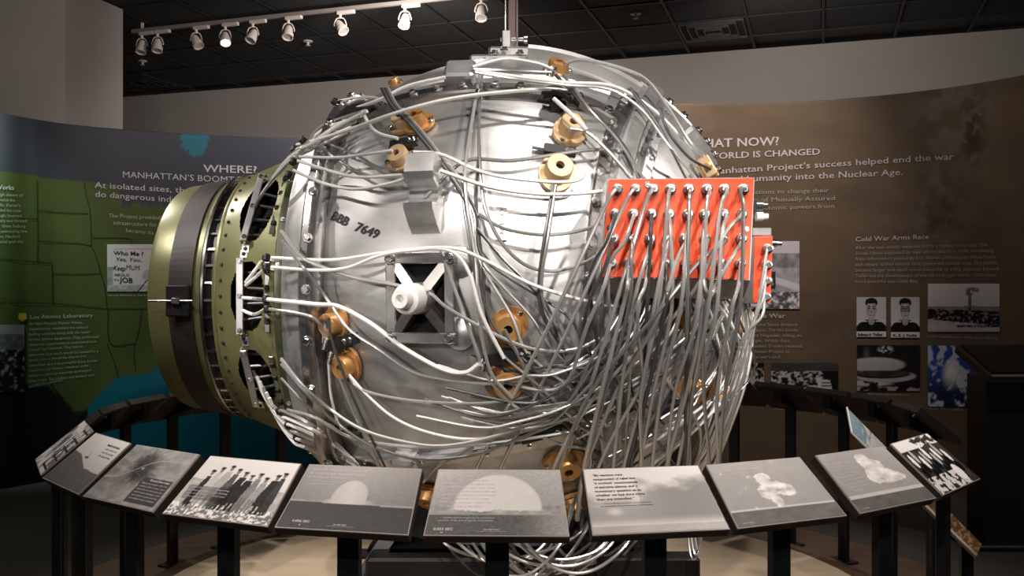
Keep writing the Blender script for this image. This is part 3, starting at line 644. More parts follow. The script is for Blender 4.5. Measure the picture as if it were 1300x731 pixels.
data = [(p_aerial, 'leftmost front panel seen edge-on, black and white aerial view of buildings', ()),
 (p_ship, 'panel showing a ship on dark water under pale sky, second from left', t1),
 (p_crater, 'panel showing an aerial view of a dark starburst crater', t2),
 (p_men, 'panel showing a group of men in hats standing on rubble', t3),
 (p_dome1, 'panel showing a small glowing dome on a dark horizon, marked 0.006 SEC', t4),
 (p_dome2, 'centre panel showing a wide pale dome over dark ground, marked 0.053 SEC', t5),
 (p_sky, 'panel showing bright clouds with a black quotation at upper left', t6),
 (p_cloud, 'panel showing a small white cloud above a flat grey horizon', t7),
 (p_plume, 'panel showing a tall pale plume beside a block of small white text', t8),
 (p_crowd, 'rightmost front panel, high contrast crowd of people in pale hats', ())]
for i, (cf, lab, tx) in enumerate(data): rail(FIT_TH[i], FIT_A[i], cf, lab, tx)
# rest of the ring : the panels seen from behind
st_ = .209
k = 0
back = [-1.07 - st_ * i for i in range(1, 11)]
names_l = ['foremost of the left back rail panels, thin dark edge', 'second left back rail panel, dark underside beside leftmost front panel', 'third left back rail panel, dark underside above the ship panel', 'fourth left back rail panel, against the teal map water', 'fifth left back rail panel, under the green drum left rim', 'sixth left back rail panel, partly behind the green drum', 'black panel underside hidden behind the green drum']
for i, th in enumerate(back[:9]):
    rail(th, th, None, names_l[min(i, 6)] if i < 6 else 'dark back rail panel standing behind the silver sphere', plain=True, group='back rail panels behind the sphere' if i >= 6 else None)
names_r = ['dark back rail panel nearest the right wall, empty slot beside the front rail', 'right back rail panel in front of the ring cloud photograph', 'right back rail panel under the office photograph', 'right back rail panel next to the hanging cables', 'right back rail panel mostly behind the hanging cables']
for i in range(8):
    th = 1.52 + st_ * i
    rail(th, th, None, names_r[i] if i < 5 else 'dark back rail panel standing behind the silver sphere', plain=True, group='back rail panels behind the sphere' if i >= 5 else None)

# tall leaning landscape photograph at the right
lp = empty('leaning_photo_panel', at(1200, 700, 3.15), 'long thin landscape photo panel with brown grass slanting behind the right panels', 'photo panel')
A_, B_, C_, D_ = at(1075, 517, 3.45), at(1092, 565, 3.30), at(1240, 705, 2.95), at(1244, 697, 3.05)
def lpm(u, v):   # u along the length (sky -> grass), v across
    a = A_.lerp(at(1246, 690, 3.10), u); b_ = at(1081, 549, 3.36).lerp(C_, u); return b_.lerp(a, v) - lp.location
def c_land(u, v):
    n = vnoise(u * 30, v * 2, 3, 201); c = np.zeros(u.shape + (3,)) + np.array([.10, .16, .20]); c = mixc(c, (.42, .40, .38), ss(.12, .2, u + .3 * (n - .5))); c = mixc(c, (.10, .055, .02), ss(.5, .56, u)); c = mixc(c, (.35, .2, .08), ss(.5, .56, u) * ss(.5, .6, n)); return c
grid_print('print', lambda u, v: lpm(u, v), c_land, 160, 16, lp)
bk = MB(); nrm = (lpm(1, 0) - lpm(0, 0)).cross(lpm(0, 1) - lpm(0, 0)).normalized()
if nrm.y < 0: nrm = -nrm
q = [lpm(u, v) + nrm * d for d in (.003, .02) for u, v in ((0, 0), (1, 0), (1, 1), (0, 1))]
bk.add(q, [(0, 3, 2, 1), (4, 5, 6, 7), (0, 1, 5, 4), (1, 2, 6, 5), (2, 3, 7, 6), (3, 0, 4, 7)]); bk.build('board', 'tray', lp)
ed = MB(); ed.tube([lpm(0, 0), lpm(1, 0)], .004, 6); ed.tube([lpm(0, 0), lpm(0, 1)], .004, 6); ed.build('edge_trim', 'trayedge', lp)
g_ = lpm(.93, .5) + lp.location
MB().box((g_.x - lp.location.x + .02, .06 + g_.y - lp.location.y, (g_.z + .10) / 2 - lp.location.z), (.04, .02, g_.z - .12)).build('support_leg', 'postm', lp)
g_ = lpm(.3, .5) + lp.location
MB().box((g_.x - lp.location.x + .02, .06 + g_.y - lp.location.y, (g_.z + .07) / 2 - lp.location.z), (.04, .02, g_.z - .13)).build('support_leg', 'postm', lp)

# kiosk far right
kx = at(1262, 600, 5.0).x
ks = empty('kiosk_stand', (kx + .02, 5.0, 0), 'black pedestal stand with tilted top in front of right wall', 'stand')
MB().box((0, 0, .45), (.24, .2, .90), None, .01).build('pedestal', 'black', ks)
MB().box((0, 0, .015), (.40, .34, .03), None, .008).build('base_plate', 'black', ks)
Xk = Matrix.Rotation(.35, 3, 'X') 
MB().box((0.06, -.06, .955), (.46, .40, .05), Xk, .008).build('tilted_top', 'strap', ks)
MB().box((0.06, -.075, .983), (.42, .36, .006), Xk).build('screen', 'black', ks)

# ================================================================ SPHERE SUPPORT STAND
stn = empty('support_cradle', (0, CY, PH), 'low black steel cradle holding up the silver sphere on the birch platform', 'stand')
cm = MB().lathe((0, 0, .30), (0, 0, 1), [(0, .52), (.06, .50), (.10, .47), (.10, .43), (0, .43)], 48, caps=False); cm.build('saddle_ring', 'black', stn, True)
for sx, sy in ((-1, -1), (1, -1), (-1, 1), (1, 1)):
    MB().tube([(sx * .62, sy * .50, .02), (sx * .40, sy * .33, .34)], .035, 4).build('leg', 'black', stn)
    MB().box((sx * .62, sy * .50, .006), (.13, .13, .012), None, .003).build('foot', 'black', stn)
MB().box((-.56, -.60, .06), (.30, .05, .12), None, .004).build('cross_beam', 'black', stn)
for sy in (-.42, .42): MB().box((0, sy, .22), (.86, .06, .08), None, .004).build('beam', 'black', stn)
MB().box((-.02, -.30, .13), (.95, .45, .26), None, .01).build('ballast_box', 'black', stn)
MB().box((.45, -.55, .14), (.34, .10, .28), None, .006).build('junction_case', 'black', stn)

# ================================================================ THE SPHERE
gad = empty('spherical_device', (C.x, C.y, PH), 'large silver metal sphere draped in many grey cables, mounted over the platform', 'device')
def part(mb, name, mat, parent=gad, smooth=False):
    """mesh built in world space, then moved under its parent"""
    base = Vector(gad.location)
    pb = base if parent is gad else Vector(parent['_o'])
    mb.v = [tuple(Vector(v) - pb) for v in mb.v]
    o = mb.build(name, mat, parent, smooth); return o
def sub(name, org_w, label=None):
    """an Empty part of the device, with world-space origin"""
    o = bpy.data.objects.new(name, None); COL.objects.link(o); o.parent = gad
    o.location = Vector(org_w) - Vector(gad.location); o['_o'] = list(org_w); o.empty_display_size = .03
    if label: o['label'] = label
    return o
mb = MB(); NU, NV = 128, 80
prof = [(R * math.cos(PI * (1 - j / NV)), R * math.sin(PI * (1 - j / NV))) for j in range(NV + 1)]
prof = [(z, max(r_, .0005)) for z, r_ in prof]
mb.lathe(C, (0, 0, 1), prof, NU); part(mb, 'shell', 'alu', smooth=True)
# drum / flange axis
al = math.radians(5); ax = Vector((-math.cos(al), math.sin(al), 0)); side = Vector((-math.sin(al), -math.cos(al), 0)); up = Vector((0, 0, 1))
O = C + Vector((0, 0, -.025))
def D(t, rho, phi): return O + ax * t + (up * math.cos(phi) + side * math.sin(phi)) * rho
def ring(prof, n=128): return MB().lathe(O, ax, prof, n, ref=up, caps=False)
part(ring([(.69, .60), (.692, .655), (.68, .665), (.605, .745), (.596, .747), (.59, .69)]), 'flange_plate', 'alu2', smooth=True)
part(ring([(.603, .735), (.600, .762), (.590, .778), (.568, .786), (.548, .774), (.537, .752), (.532, .69)]), 'bolted_flange_ring', 'aludark', smooth=True)
def bolt_mesh(s=1.0):
    m_ = MB(); m_.lathe((0, 0, 0), (0, 0, 1), [(0, .017 * s), (.004 * s, .017 * s), (.006 * s, .015 * s)], 14)
    m_.lathe((0, 0, .005 * s), (0, 0, 1), [(0, .0115 * s), (.008 * s, .0115 * s), (.0095 * s, .009 * s)], 6); return m_
BOLT = bolt_mesh().mesh('bolt', 'steel'); BOLTS = bolt_mesh(.55).mesh('rivet', 'steel'); RIVD = bolt_mesh(.42).mesh('rivet_dark', 'strap')
def put_bolt(p, n, parent=gad, me=None, name='bolt'):
    o = link(name, me or BOLT, parent); pb = Vector(gad.location) if parent is gad else Vector(parent['_o'])
    o.location = Vector(p) - pb; o.rotation_euler = Vector(n).to_track_quat('Z', 'Y').to_euler(); return o
for kk in range(30):
    ph = kk * 2 * PI / 30 + .08; p = D(.567, .782, ph); put_bolt(p, (p - (O + ax * .567)).normalized())
# drum
dr = sub('drum', O + ax * .95, 'olive green drum with brown-black strap and dark oval windows')
drum_prof = [(1.262, .30), (1.262, .425), (1.255, .438), (1.235, .446), (1.16, .452), (1.08, .462), (1.045, .470)]
mb = MB().lathe(O, ax, [(.72, .0005), (.72, .50), (.98, .42), (1.0, .44), (1.262, .30), (1.262, .0005)], 96, ref=up); part(mb, 'window_shade_core', 'void', dr, True)  # black body put in for the shade behind the oval windows
part(ring(drum_prof), 'drum_shell', 'olive', dr, True)
part(MB().lathe(O, ax, [(1.2615, .0005), (1.2625, .31), (1.262, .31)], 96, ref=up), 'end_cap', 'olive', dr)
part(ring([(1.170, .4505), (1.170, .459), (1.078, .471), (1.078, .462)]), 'strap', 'strap', dr)
part(ring([(1.048, .46), (1.048, .478), (1.042, .483), (1.034, .483), (1.034, .46)]), 'bright_rim', 'steel', dr, True)
part(ring([(1.035, .462), (.998, .468)]), 'dark_groove', 'black', dr)
part(ring([(.998, .46), (.998, .487), (.99, .490), (.984, .490)]), 'rim_lip', 'olive', dr, True)
# conical skirt with three real oval openings
wins = [(.845, math.radians(54), .072, .27), (.85, math.radians(90), .070, .225), (.845, math.radians(122), .072, .21)]
tt = np.linspace(.984, .72, 61); pp = np.linspace(0, 2 * PI, 541)
mb = MB(); rho_of = lambda t: float(np.interp(t, [.72, .984], [.592, .489]))
for t in tt:
    for ph in pp[:-1]: mb.v.append(tuple(D(t, rho_of(t), ph)))
n_ = 540
for i in range(60):
    for j in range(n_):
        tc_ = (tt[i] + tt[i + 1]) / 2; pc = (pp[j] + pp[j + 1]) / 2
        if any(((tc_ - a) / c_) ** 2 + ((pc - b_) / d_) ** 2 < 1 for a, b_, c_, d_ in wins): continue
        mb.f.append((i * n_ + j, i * n_ + (j + 1) % n_, (i + 1) * n_ + (j + 1) % n_, (i + 1) * n_ + j))
part(mb, 'skirt', 'olive', dr, True)
part(ring([(.728, .585), (.728, .625), (.724, .630), (.700, .632), (.692, .628), (.692, .59)]), 'green_flange', 'olivedark', dr, True)
for kk in range(56):
    ph = kk * 2 * PI / 56; p = D(.962, rho_of(.962), ph); put_bolt(p, p - (O + ax * .962), dr, RIVD, 'rivet')
for kk in range(48):
    ph = kk * 2 * PI / 48 + .03; p = D(1.016, .468, ph); o = MB()
    nn = (p - (O + ax * 1.016)).normalized(); X_ = frame(nn, ax)
    o.box(p, (.008, .03, .012), X_); part(o, 'rim_clip', 'steel', dr)
for kk in range(24):
    ph = kk * 2 * PI / 24 + .1; p = D(.712, .631, ph); put_bolt(p, p - (O + ax * .712), dr, BOLTS, 'rivet')
# strap clasp
p = D(1.124, .465, math.radians(92)); X_ = frame(side, up); o = MB(); o.box(p + side * .012, (.085, .11, .02), X_, .004); part(o, 'clasp', 'black', dr)
o = MB(); o.tube([p + side * .03 + ax * .10, p + side * .03 - ax * .06], .004, 8); o.box(p + side * .03, (.03, .022, .02), X_, .003); part(o, 'clasp_screw', 'steel', dr, True)
# window brackets: slotted bars across windows
for (a, b_, c_, d_) in wins:
    o = MB(); q = [D(a + .022, rho_of(a) + .02, b_ + s_ * d_ * 1.05) for s_ in (-1, 1)]
    mid = (q[0] + q[1]) / 2; dd = (q[1] - q[0]); nn = (mid - O - ax * (mid - O).dot(ax)).normalized(); X_ = Matrix((dd.normalized().cross(nn), dd.normalized(), nn)).transposed()
    o.box(mid, (.022, dd.length, .008), X_, .002); o.box(mid + X_ @ Vector((.011, 0, -.008)), (.004, dd.length, .022), X_); part(o, 'window_bracket', 'alu2', dr)
    for s_ in (-.9, 0, .9): put_bolt(mid + dd * s_ * .5 + nn * .004, nn, dr, BOLTS, 'rivet')
    o = MB(); q = [D(a - .082, rho_of(a - .082) + .01, b_ + s_ * d_ * .95) for s_ in (-1, 1)]; mid = (q[0] + q[1]) / 2; dd = q[1] - q[0]
    X_ = Matrix((dd.normalized().cross(nn), dd.normalized(), nn)).transposed(); o.box(mid, (.018, dd.length, .006), X_, .0015); part(o, 'clamp_strip', 'aludark', dr)
    for kk in range(4): o = MB(); o.box(mid + dd * (kk / 3 - .5) * .7 + nn * .005, (.016, .018, .012), X_, .002); part(o, 'cable_clamp', 'blackrub', dr)
    for kk in range(4):
        o = MB(); qa = D(a + .04, rho_of(a) - .03, b_ + (kk / 3 - .5) * d_ * 1.5); qb = D(a - .05, rho_of(a) - .05, b_ + (kk / 3 - .5) * d_ * 1.3); o.tube([qa, qb], .007, 8); part(o, 'inner_cable', 'cabled', dr, True)
    for s_ in (-1, 1):
        p = D(a + .02, rho_of(a + .02), b_ + s_ * (d_ + .05)); nn2 = (p - O - ax * (p - O).dot(ax)).normalized(); o = MB(); o.box(p + nn2 * .003, (.03, .026, .006), frame(nn2, ax), .001); part(o, 'bracket_tab', 'alu2', dr); put_bolt(p + nn2 * .006, nn2, dr, RIVD, 'rivet')

# ribs swept over the sphere surface
def rib(pts, wdt, h, mat, name, bolts=0, bs=None, boff=0, h0=-.01):
    P = crom([on(x, y, 0) for x, y in pts], 6); P = [C + (p - C).normalized() * R for p in P]
    vs = []; m_ = MB(); N = len(P)
    for i, p in enumerate(P):
        t = (P[min(i + 1, N - 1)] - P[max(i - 1, 0)]).normalized(); n = (p - C).normalized(); s_ = n.cross(t).normalized(); c_ = .12 * wdt
        for a, b_ in ((-wdt / 2, h0), (-wdt / 2, h - c_), (-wdt / 2 + c_, h), (wdt / 2 - c_, h), (wdt / 2, h - c_), (wdt / 2, h0)): vs.append(p + s_ * a + n * b_)
    fs = [(i * 6 + k_, i * 6 + k_ + 1, i * 6 + 7 + k_, i * 6 + 6 + k_) for i in range(N - 1) for k_ in range(5)] + [tuple(range(6)), tuple(reversed(range((N - 1) * 6, N * 6)))]
    m_.add(vs, fs); part(m_, name, mat)
    if bolts:
        L = [0]; 
        for a, b_ in zip(P[:-1], P[1:]): L.append(L[-1] + (b_ - a).length)
        for q in range(bolts):
            d_ = L[-1] * (q + .5) / bolts; i = next(k_ for k_ in range(len(L)) if L[k_] >= d_) ; p = P[i]; n = (p - C).normalized(); t = (P[min(i + 1, N - 1)] - P[max(i - 1, 0)]).normalized()
            put_bolt(p + n * h + n.cross(t) * boff, n, gad, bs or BOLT)
rib([(432, 172), (470, 148), (520, 131), (580, 121), (640, 119), (700, 125), (745, 137), (778, 155)], .052, .030, 'aludark', 'upper_flange', 11)
rib([(452, 150), (500, 122), (560, 103), (640, 97), (700, 100), (770, 118)], .085, .022, 'alu2', 'crown_band')
rib([(800, 122), (778, 165), (762, 225), (752, 300), (746, 380), (744, 460), (746, 540), (752, 610)], .050, .024, 'aludark', 'right_flange', 14, BOLT, -.012)
rib([(822, 128), (798, 170), (780, 230), (768, 300), (762, 380), (760, 460), (762, 540), (768, 612)], .060, .075, 'alu2', 'vertical_channel', 0)
rib([(846, 138), (828, 180), (812, 240), (800, 310), (795, 380), (794, 460), (797, 540), (802, 600)], .035, .03, 'alu', 'inner_flange', 12, BOLTS)
rib([(418, 566), (470, 580), (540, 580), (600, 573), (660, 562), (735, 545)], .045, .024, 'alu2', 'lower_flange', 9, BOLTS)
rib([(800, 560), (850, 545), (900, 510)], .04, .02, 'alu2', 'lower_right_flange', 4, BOLTS)
rib([(670, 72), (720, 78), (770, 88), (815, 110)], .11, .05, 'alu', 'crown_plate')
rib([(812, 106), (845, 135), (872, 178), (893, 225)], .05, .055, 'alu2', 'right_crown_flange', 7)
# spanwise plates near the top
# lifting lugs
def lug(px, py, wpx, prof_pts, name, mat='alu2', ups=None, sc=1.0):
    p = on(px, py); n = (p - C).normalized(); X_ = frame(n, ups or Vector((0, 0, 1))); dist = (p - camo.location).length
    Xp = Matrix((X_.col[2], X_.col[1], X_.col[0])).transposed()      # x outward, y up, z sideways
    m_ = MB(); m_.prism([(x * sc, y * sc) for x, y in prof_pts], wpx / F * dist, p, Xp); return part(m_, name, mat)
arc = [(.075 - .028 * math.sin(a), -.008 - .028 + .028 * math.cos(a)) for a in np.linspace(.0, PI, 9)]
lug(546, 245, 38, [(-.02, .085), (.105, .085), (.11, .080), (.11, .02), (.10, .0)] + [(x - .004, y) for x, y in arc[1:]] + [(.085, -.07), (.078, -.085), (.03, -.115), (-.02, -.135)], 'lifting_lug')
m_ = MB(); p = on(585, 97, .03); n = (p - C).normalized(); m_.box(p, (.10, .085, .08), frame(Vector((-.1, -.75, .65)), Vector((0, 0, 1))), .008); part(m_, 'top_lug', 'alu2')
m_ = MB(); p = on(522, 590, .02); m_.box(p, (.10, .11, .08), frame((p - C)), .01); part(m_, 'lower_lug', 'alu2')
m_ = MB(); p = on(470, 588, .01); m_.box(p, (.11, .05, .05), frame((p - C)), .008); part(m_, 'black_lower_clamp', 'blackrub')
# X shaped port frame with white insulator
pf_ = sub('port_frame', on(539, 378), 'square metal frame with X shaped spokes and white insulator')
p0 = on(539, 378); n0 = ((p0 - C).normalized() + Vector((0, -.15, 0))).normalized(); X_ = frame(n0); 
def L(x, y, z=0): return p0 + X_ @ Vector((x, y, z))
hw, hh, bw_ = .108, .135, .032; z0, z1 = -.02, .045
for nm, cx, cy, sx, sy in (('frame_bar', 0, hh - bw_ / 2, 2 * hw, bw_), ('frame_bar', 0, -hh + bw_ / 2, 2 * hw, bw_), ('frame_bar', hw - bw_ / 2, 0, bw_, 2 * hh - 2 * bw_), ('frame_bar', -hw + bw_ / 2, 0, bw_, 2 * hh - 2 * bw_)):
    m_ = MB(); m_.box(L(cx, cy, (z0 + z1) / 2), (sx, sy, z1 - z0), X_, .003); part(m_, nm, 'framealu', pf_)
m_ = MB(); m_.box(L(0, 0, .004), (2 * hw - .02, 2 * hh - .02, .006), X_); part(m_, 'opening_shade_sheet', 'void', pf_)  # black sheet put in for the darkness of the port opening
for sx, sy in ((1, 1), (-1, 1), (1, -1), (-1, -1)):
    a = Vector((0, 0, 0)); b_ = Vector((sx * (hw - bw_ * .7), sy * (hh - bw_ * .7), 0)); d_ = b_.normalized(); s_ = Vector((-d_.y, d_.x, 0)) * .016
    m_ = MB(); q = [a - s_, b_ - s_ * .9, b_ + s_ * .9, a + s_]; vs = [L(v.x, v.y, .038 if 1 else 0) for v in q] + [L(v.x, v.y, .006) for v in q]
    vs = [L(v.x, v.y, .062 if v.length < .05 else .040) for v in q] + [L(v.x, v.y, .006) for v in q]
    m_.add(vs, [(0, 1, 2, 3), (7, 6, 5, 4), (0, 4, 5, 1), (1, 5, 6, 2), (2, 6, 7, 3), (3, 7, 4, 0)]); part(m_, 'spoke', 'framealu', pf_)
    p = L(sx * (hw - bw_ / 2), sy * (hh - bw_ / 2), z1); put_bolt(p, n0, pf_)
m_ = MB(); m_.lathe(L(0, 0, .04), n0, [(0, .048), (.03, .046), (.05, .040), (.052, .030)], 32); part(m_, 'hub', 'alu2', pf_, True)
m_ = MB(); na = (n0 + Vector((-.18, 0, 0))).normalized(); m_.lathe(L(-.004, 0, .07), na, [(0, .046), (.05, .047), (.058, .043), (.062, .030), (.085, .029), (.092, .026), (.092, .014), (.07, .012)], 32); part(m_, 'white_insulator', 'white', pf_, True)
for sx, sy in ((1, -1), (1, 1)):
    m_ = MB(); m_.lathe(L(sx * hw, sy * hh * .8, -.03), n0, [(0, .05), (.03, .05), (.04, .035)], 28); part(m_, 'mounting_boss', 'alu2', pf_, True)

# detonator housings
def deton(px, py, s=1.0, mat='brass', rot=0, tilt=(0, 0, 0), h=0.0, lit=False):
    p = on(px, py, h); n = ((p - C).normalized() + Vector(tilt)).normalized(); d_ = sub('detonator_housing', p)
    X_ = frame(n); X_ = X_ @ Matrix.Rotation(rot, 3, 'Z')
    poly = []
    for k_ in range(24):
        a = 2 * PI * k_ / 24; rr = .070 * s * (1 - .20 * abs(math.sin(a)) ** 1.5); poly.append((rr * math.cos(a), rr * math.sin(a)))
    m_ = MB(); m_.prism(poly, .014 * s, p + n * .012, X_); part(m_, 'flange', mat, d_)
    m_ = MB(); m_.lathe(p + n * .015, n, [(0, .045 * s), (.006, .042 * s), (.040 * s, .042 * s), (.045 * s, .039 * s), (.045 * s, .014 * s), (.02 * s, .013 * s)], 28, caps=False); part(m_, 'barrel', mat, d_, True)
    m_ = MB(); m_.lathe(p + n * (.015 + .022 * s), n, [(0, .0135 * s), (.004, .0135 * s)], 16); part(m_, 'bore', 'void', d_)
    for sx in (-1, 1): put_bolt(p + X_ @ Vector((sx * .058 * s, 0, .019)), n, d_, BOLTS, 'screw')
    return d_
for a in ((532, 160, .85, 'brass', 0), (516, 160, .8, 'brasslite', .5), (512, 205, .8, 'brasslite', .3), (722, 170, .95, 'brasslite', .9), (706, 222, 1.0, 'brasslite', 1.2), (706, 96, .85, 'brass', .2), (645, 415, 1.0, 'brass', .9), (645, 481, 1.05, 'brass', .3),
          (430, 410, .9, 'brass', 1.2), (446, 461, .9, 'brass', 1.4), (716, 582, 1.05, 'brass', .2), (866, 400, .95, 'brass', 1.0), (868, 492, 1.0, 'brass', .5), (905, 493, .9, 'brass', .7), (938, 405, .8, 'brasslite', 1.0), (725, 632, 1.0, 'brass', .8), (548, 622, .9, 'brass', .2), (505, 112, .5, 'brass', .1)):
    deton(*a)
# bright square tan plug and the one at the upper right silhouette
for px, py, rot in ((912, 505, .35), (898, 212, -.5)):
    p = on(px, py, .05); d_ = sub('tan_plug', p); n = Vector((-.1, -1, .05)).normalized(); X_ = frame(n) @ Matrix.Rotation(-rot, 3, 'Z')
    m_ = MB(); m_.box(p, (.040, .075, .03), X_, .004); part(m_, 'body', 'brasslite', d_); m_ = MB(); m_.lathe(p + n * .012, n, [(0, .014), (.02, .014), (.022, .01)], 16); part(m_, 'cap', 'brass', d_, True)
    m_ = MB(); m_.box(p - n * .03, (.05, .09, .03), X_, .004); part(m_, 'base', 'brass', d_)
# black clamps
def clamp(x0, y0, x1, y1, wdt=.035, h=.03, arch=.0, mat='blackrub', name='cable_clip', bolts=True):
    a = on(x0, y0, h); b_ = on(x1, y1, h); n = ((a + b_) / 2 - C).normalized(); pts = [a.lerp(b_, t) + n * arch * math.sin(PI * t) for t in np.linspace(0, 1, 9)]
    d_ = sub(name, a); m_ = MB(); s_ = n.cross((b_ - a).normalized())
    vs = [];
    for p in pts: vs += [p - s_ * wdt / 2, p + s_ * wdt / 2, p + s_ * wdt / 2 + n * .016, p - s_ * wdt / 2 + n * .016]
    fs = [(i * 4 + k_, i * 4 + (k_ + 1) % 4, i * 4 + 4 + (k_ + 1) % 4, i * 4 + 4 + k_) for i in range(8) for k_ in range(4)] + [(3, 2, 1, 0), (32, 33, 34, 35)]
    m_.add(vs, fs); part(m_, 'strip', mat, d_)
    m_ = MB(); m_.box((a + b_) / 2 - n * (h / 2), (wdt, wdt, h), frame(n)); part(m_, 'standoff', mat, d_)
    if bolts:
        for t in ((.07, .93) if arch else (.72, .86)): put_bolt(pts[0].lerp(pts[-1], t) + n * .016, n, d_, BOLTS, 'screw')
clamp(406, 442, 456, 428, .034, .045); clamp(614, 457, 680, 446, .036, .055); clamp(497, 188, 532, 180); clamp(690, 190, 730, 196, .03); clamp(661, 556, 724, 540, .03, .03, .0); clamp(690, 122, 735, 134, .03, .03, .02)
clamp(425, 158, 470, 138, .03, .04, .02); clamp(688, 118, 726, 130, .028, .05, .02); clamp(745, 510, 775, 495, .03); clamp(838, 520, 875, 508, .03); clamp(430, 540, 460, 552, .025, .02, .01)
clamp(676, 185, 700, 190, .026, .015, 0, 'alu2', 'metal_tab')
# name plate
m_ = MB(); 
q = [on(x, y, .002) for x, y in ((631, 251), (644, 252), (643, 305), (630, 304))]; q += [on(x, y, .006) for x, y in ((631, 251), (644, 252), (643, 305), (630, 304))]
m_.add(q, [(0, 1, 5, 4), (1, 2, 6, 5), (2, 3, 7, 6), (3, 0, 4, 7), (4, 5, 6, 7)]); part(m_, 'small_plate', 'alu2')
m_ = MB()
for s, x, y in (('2', 634, 272), ('1', 634, 284), ('2', 634, 296)): put_text(m_, s, .02, lambda t, yy: on(x + 6 * t, y - 7 * yy, .008))
part(m_, 'plate_lettering', 'aludark')
# stencil lettering
m_ = MB()
def stencil(s, x0, y0, x1, y1, cap):
    d_ = Vector((x1 - x0, y1 - y0)).normalized(); nx_, ny_ = d_.y, -d_.x
    put_text(m_, s, .025, lambda t, yy: on(x0 + (x1 - x0) * t + (nx_ + .15) * cap * yy, y0 + (y1 - y0) * t + ny_ * cap * yy, .0025))
stencil('BBB', 419, 278, 439, 287, 11.5); tag(part(m_, 'stencil_lettering', 'ink'), 'black stencilled letters BBB')
m_ = MB(); stencil('7649', 449, 292, 478, 303, 11.5); tag(part(m_, 'stencil_lettering', 'ink'), 'black stencilled number 7649')

# red connector boxes
CONN = {}
def redbox(name, x0, y0, x1, y1, x2, y2, x3, y3, Y, depth, label):
    """corners TL TR BR BL of the red face at distance Y"""
    q = [at(x0, y0, Y), at(x1, y1, Y), at(x2, y2, Y), at(x3, y3, Y)]; b_ = sub(name, (q[0] + q[2]) / 2, label)
    bk_ = [p + Vector((0, depth, 0)) for p in q]; cen = sum(q, Vector()) / 4
    m_ = MB(); qq = [cen + (p - cen) * 1.02 + Vector((0, .008, 0)) for p in q]; m_.add(qq + [p + Vector((0, depth, 0)) for p in qq], [(0, 1, 2, 3), (1, 5, 6, 2), (3, 2, 6, 7), (0, 4, 5, 1), (0, 3, 7, 4), (7, 6, 5, 4)]); part(m_, 'housing', 'alu', b_)
    m_ = MB(); m_.add(q + [p + Vector((0, .008, 0)) for p in q], [(3, 2, 1, 0), (0, 1, 5, 4), (1, 2, 6, 5), (2, 3, 7, 6), (3, 0, 4, 7)]); tag(part(m_, 'front_panel', 'red', b_), 'orange-red front panel')
    return b_
YB = 2.70
rb1 = redbox('connector_box', 773, 228, 957, 226, 951, 354, 763, 351, YB, .30, 'large orange-red box with four rows of cable connectors')
m_ = MB(); q = [at(765, 353, YB + .01), at(952, 356, YB + .01), at(944, 379, YB + .06), at(780, 378, YB + .06)]; m_.add(q + [p + Vector((0, .2, 0)) for p in q], [(3, 2, 1, 0), (0, 1, 5, 4), (1, 2, 6, 5), (2, 3, 7, 6), (3, 0, 4, 7), (4, 5, 6, 7)]); part(m_, 'lower_skirt', 'aludark', rb1)
rb2 = redbox('connector_box', 958, 301, 981, 300, 978, 385, 956, 384, 2.98, .16, 'smaller orange-red connector box at the right edge of the sphere')
m_ = MB(); q = at(968, 294, 2.98); m_.box(q + Vector((0, .08, 0)), (.062, .15, .026), None, .003); part(m_, 'top_cover', 'alu', rb2)
rows = [(241, (784, 806.5, 829, 851, 874, 897, 919, 943)), (272.5, (781, 804, 827, 849, 873, 894, 918, 941)), (303.5, (779, 801.6, 825, 847.5, 868.6, 894.6, 916.5, 940.6)), (334.6, (776, 798, 821.5, 845, 870, 890.5, 915, 939))]
cn = MB(); Z_ = Vector((0, 0, 0)); nb = Vector((0, -1, 0))
cn.lathe(Z_, nb, [(0, .0165), (.004, .0165), (.005, .0125), (.012, .0125), (.0125, .0145), (.02, .0145), (.021, .010), (.03, .0085)], 12)
CME = cn.mesh('connector', 'steel', True)
conns = []
for y, xs in rows:
    for x in xs:
        p = at(x, y, YB); o = link('connector', CME, rb1); o.location = p - Vector(rb1['_o']); conns.append(p + nb * .028)
for x, y in ((822, 234), (774, 289), (947.5, 291)): put_bolt(at(x, y, YB), nb, rb1, BOLTS, 'screw')
for x, y in ((974, 316), (973, 337), (972, 357), (971, 377)):
    p = at(x, y, 2.98); o = link('connector', CME, rb2); o.location = p - Vector(rb2['_o'])
for x, y, mm, s_ in ((965, 261, 'cabled', .017), (966, 275, 'white', .014), (984, 309, 'steel', .012)):
    m_ = MB(); m_.lathe(at(x - 6, y, YB + .12 if x < 980 else 3.02), (1, 0, 0), [(0, s_), (.02, s_), (.022, s_ * .7), (.035, s_ * .7)], 12); part(m_, 'side_connector', mm, rb1, True)

# hanging rods above
hr = sub('suspension_clevis', on(645, 80))
top = C.z + R
yr2 = CY - .05
m_ = MB(); m_.box((at(648, 74, yr2)), (.17, .14, .06), None, .01); m_.box((at(640, 82, yr2)), (.26, .2, .03), None, .008); part(m_, 'clevis_base', 'alu2', hr)
for k_, (x, y) in enumerate(((628, 66), (660, 66), (672, 72), (616, 76), (640, 62))): put_bolt(at(x, y + 2, yr2 - .09), Vector((0, -.3, 1)), hr)
m_ = MB(); m_.box(at(643, 55, yr2 - .02), (.035, .05, .09), None, .004); part(m_, 'clevis_fork', 'alu2', hr)
m_ = MB(); m_.lathe(at(635, 50, yr2), (1, 0, 0), [(0, .01), (.09, .01), (.092, .018), (.105, .018)], 12); part(m_, 'clevis_pin', 'steel', hr, True)
rod = empty('hanging_rod', (at(648, 60, yr2).x, yr2, top + .055), 'dark steel flat bar and rod rising from sphere top to ceiling', 'rod')
zt = CEIL + .02 - rod.location.z
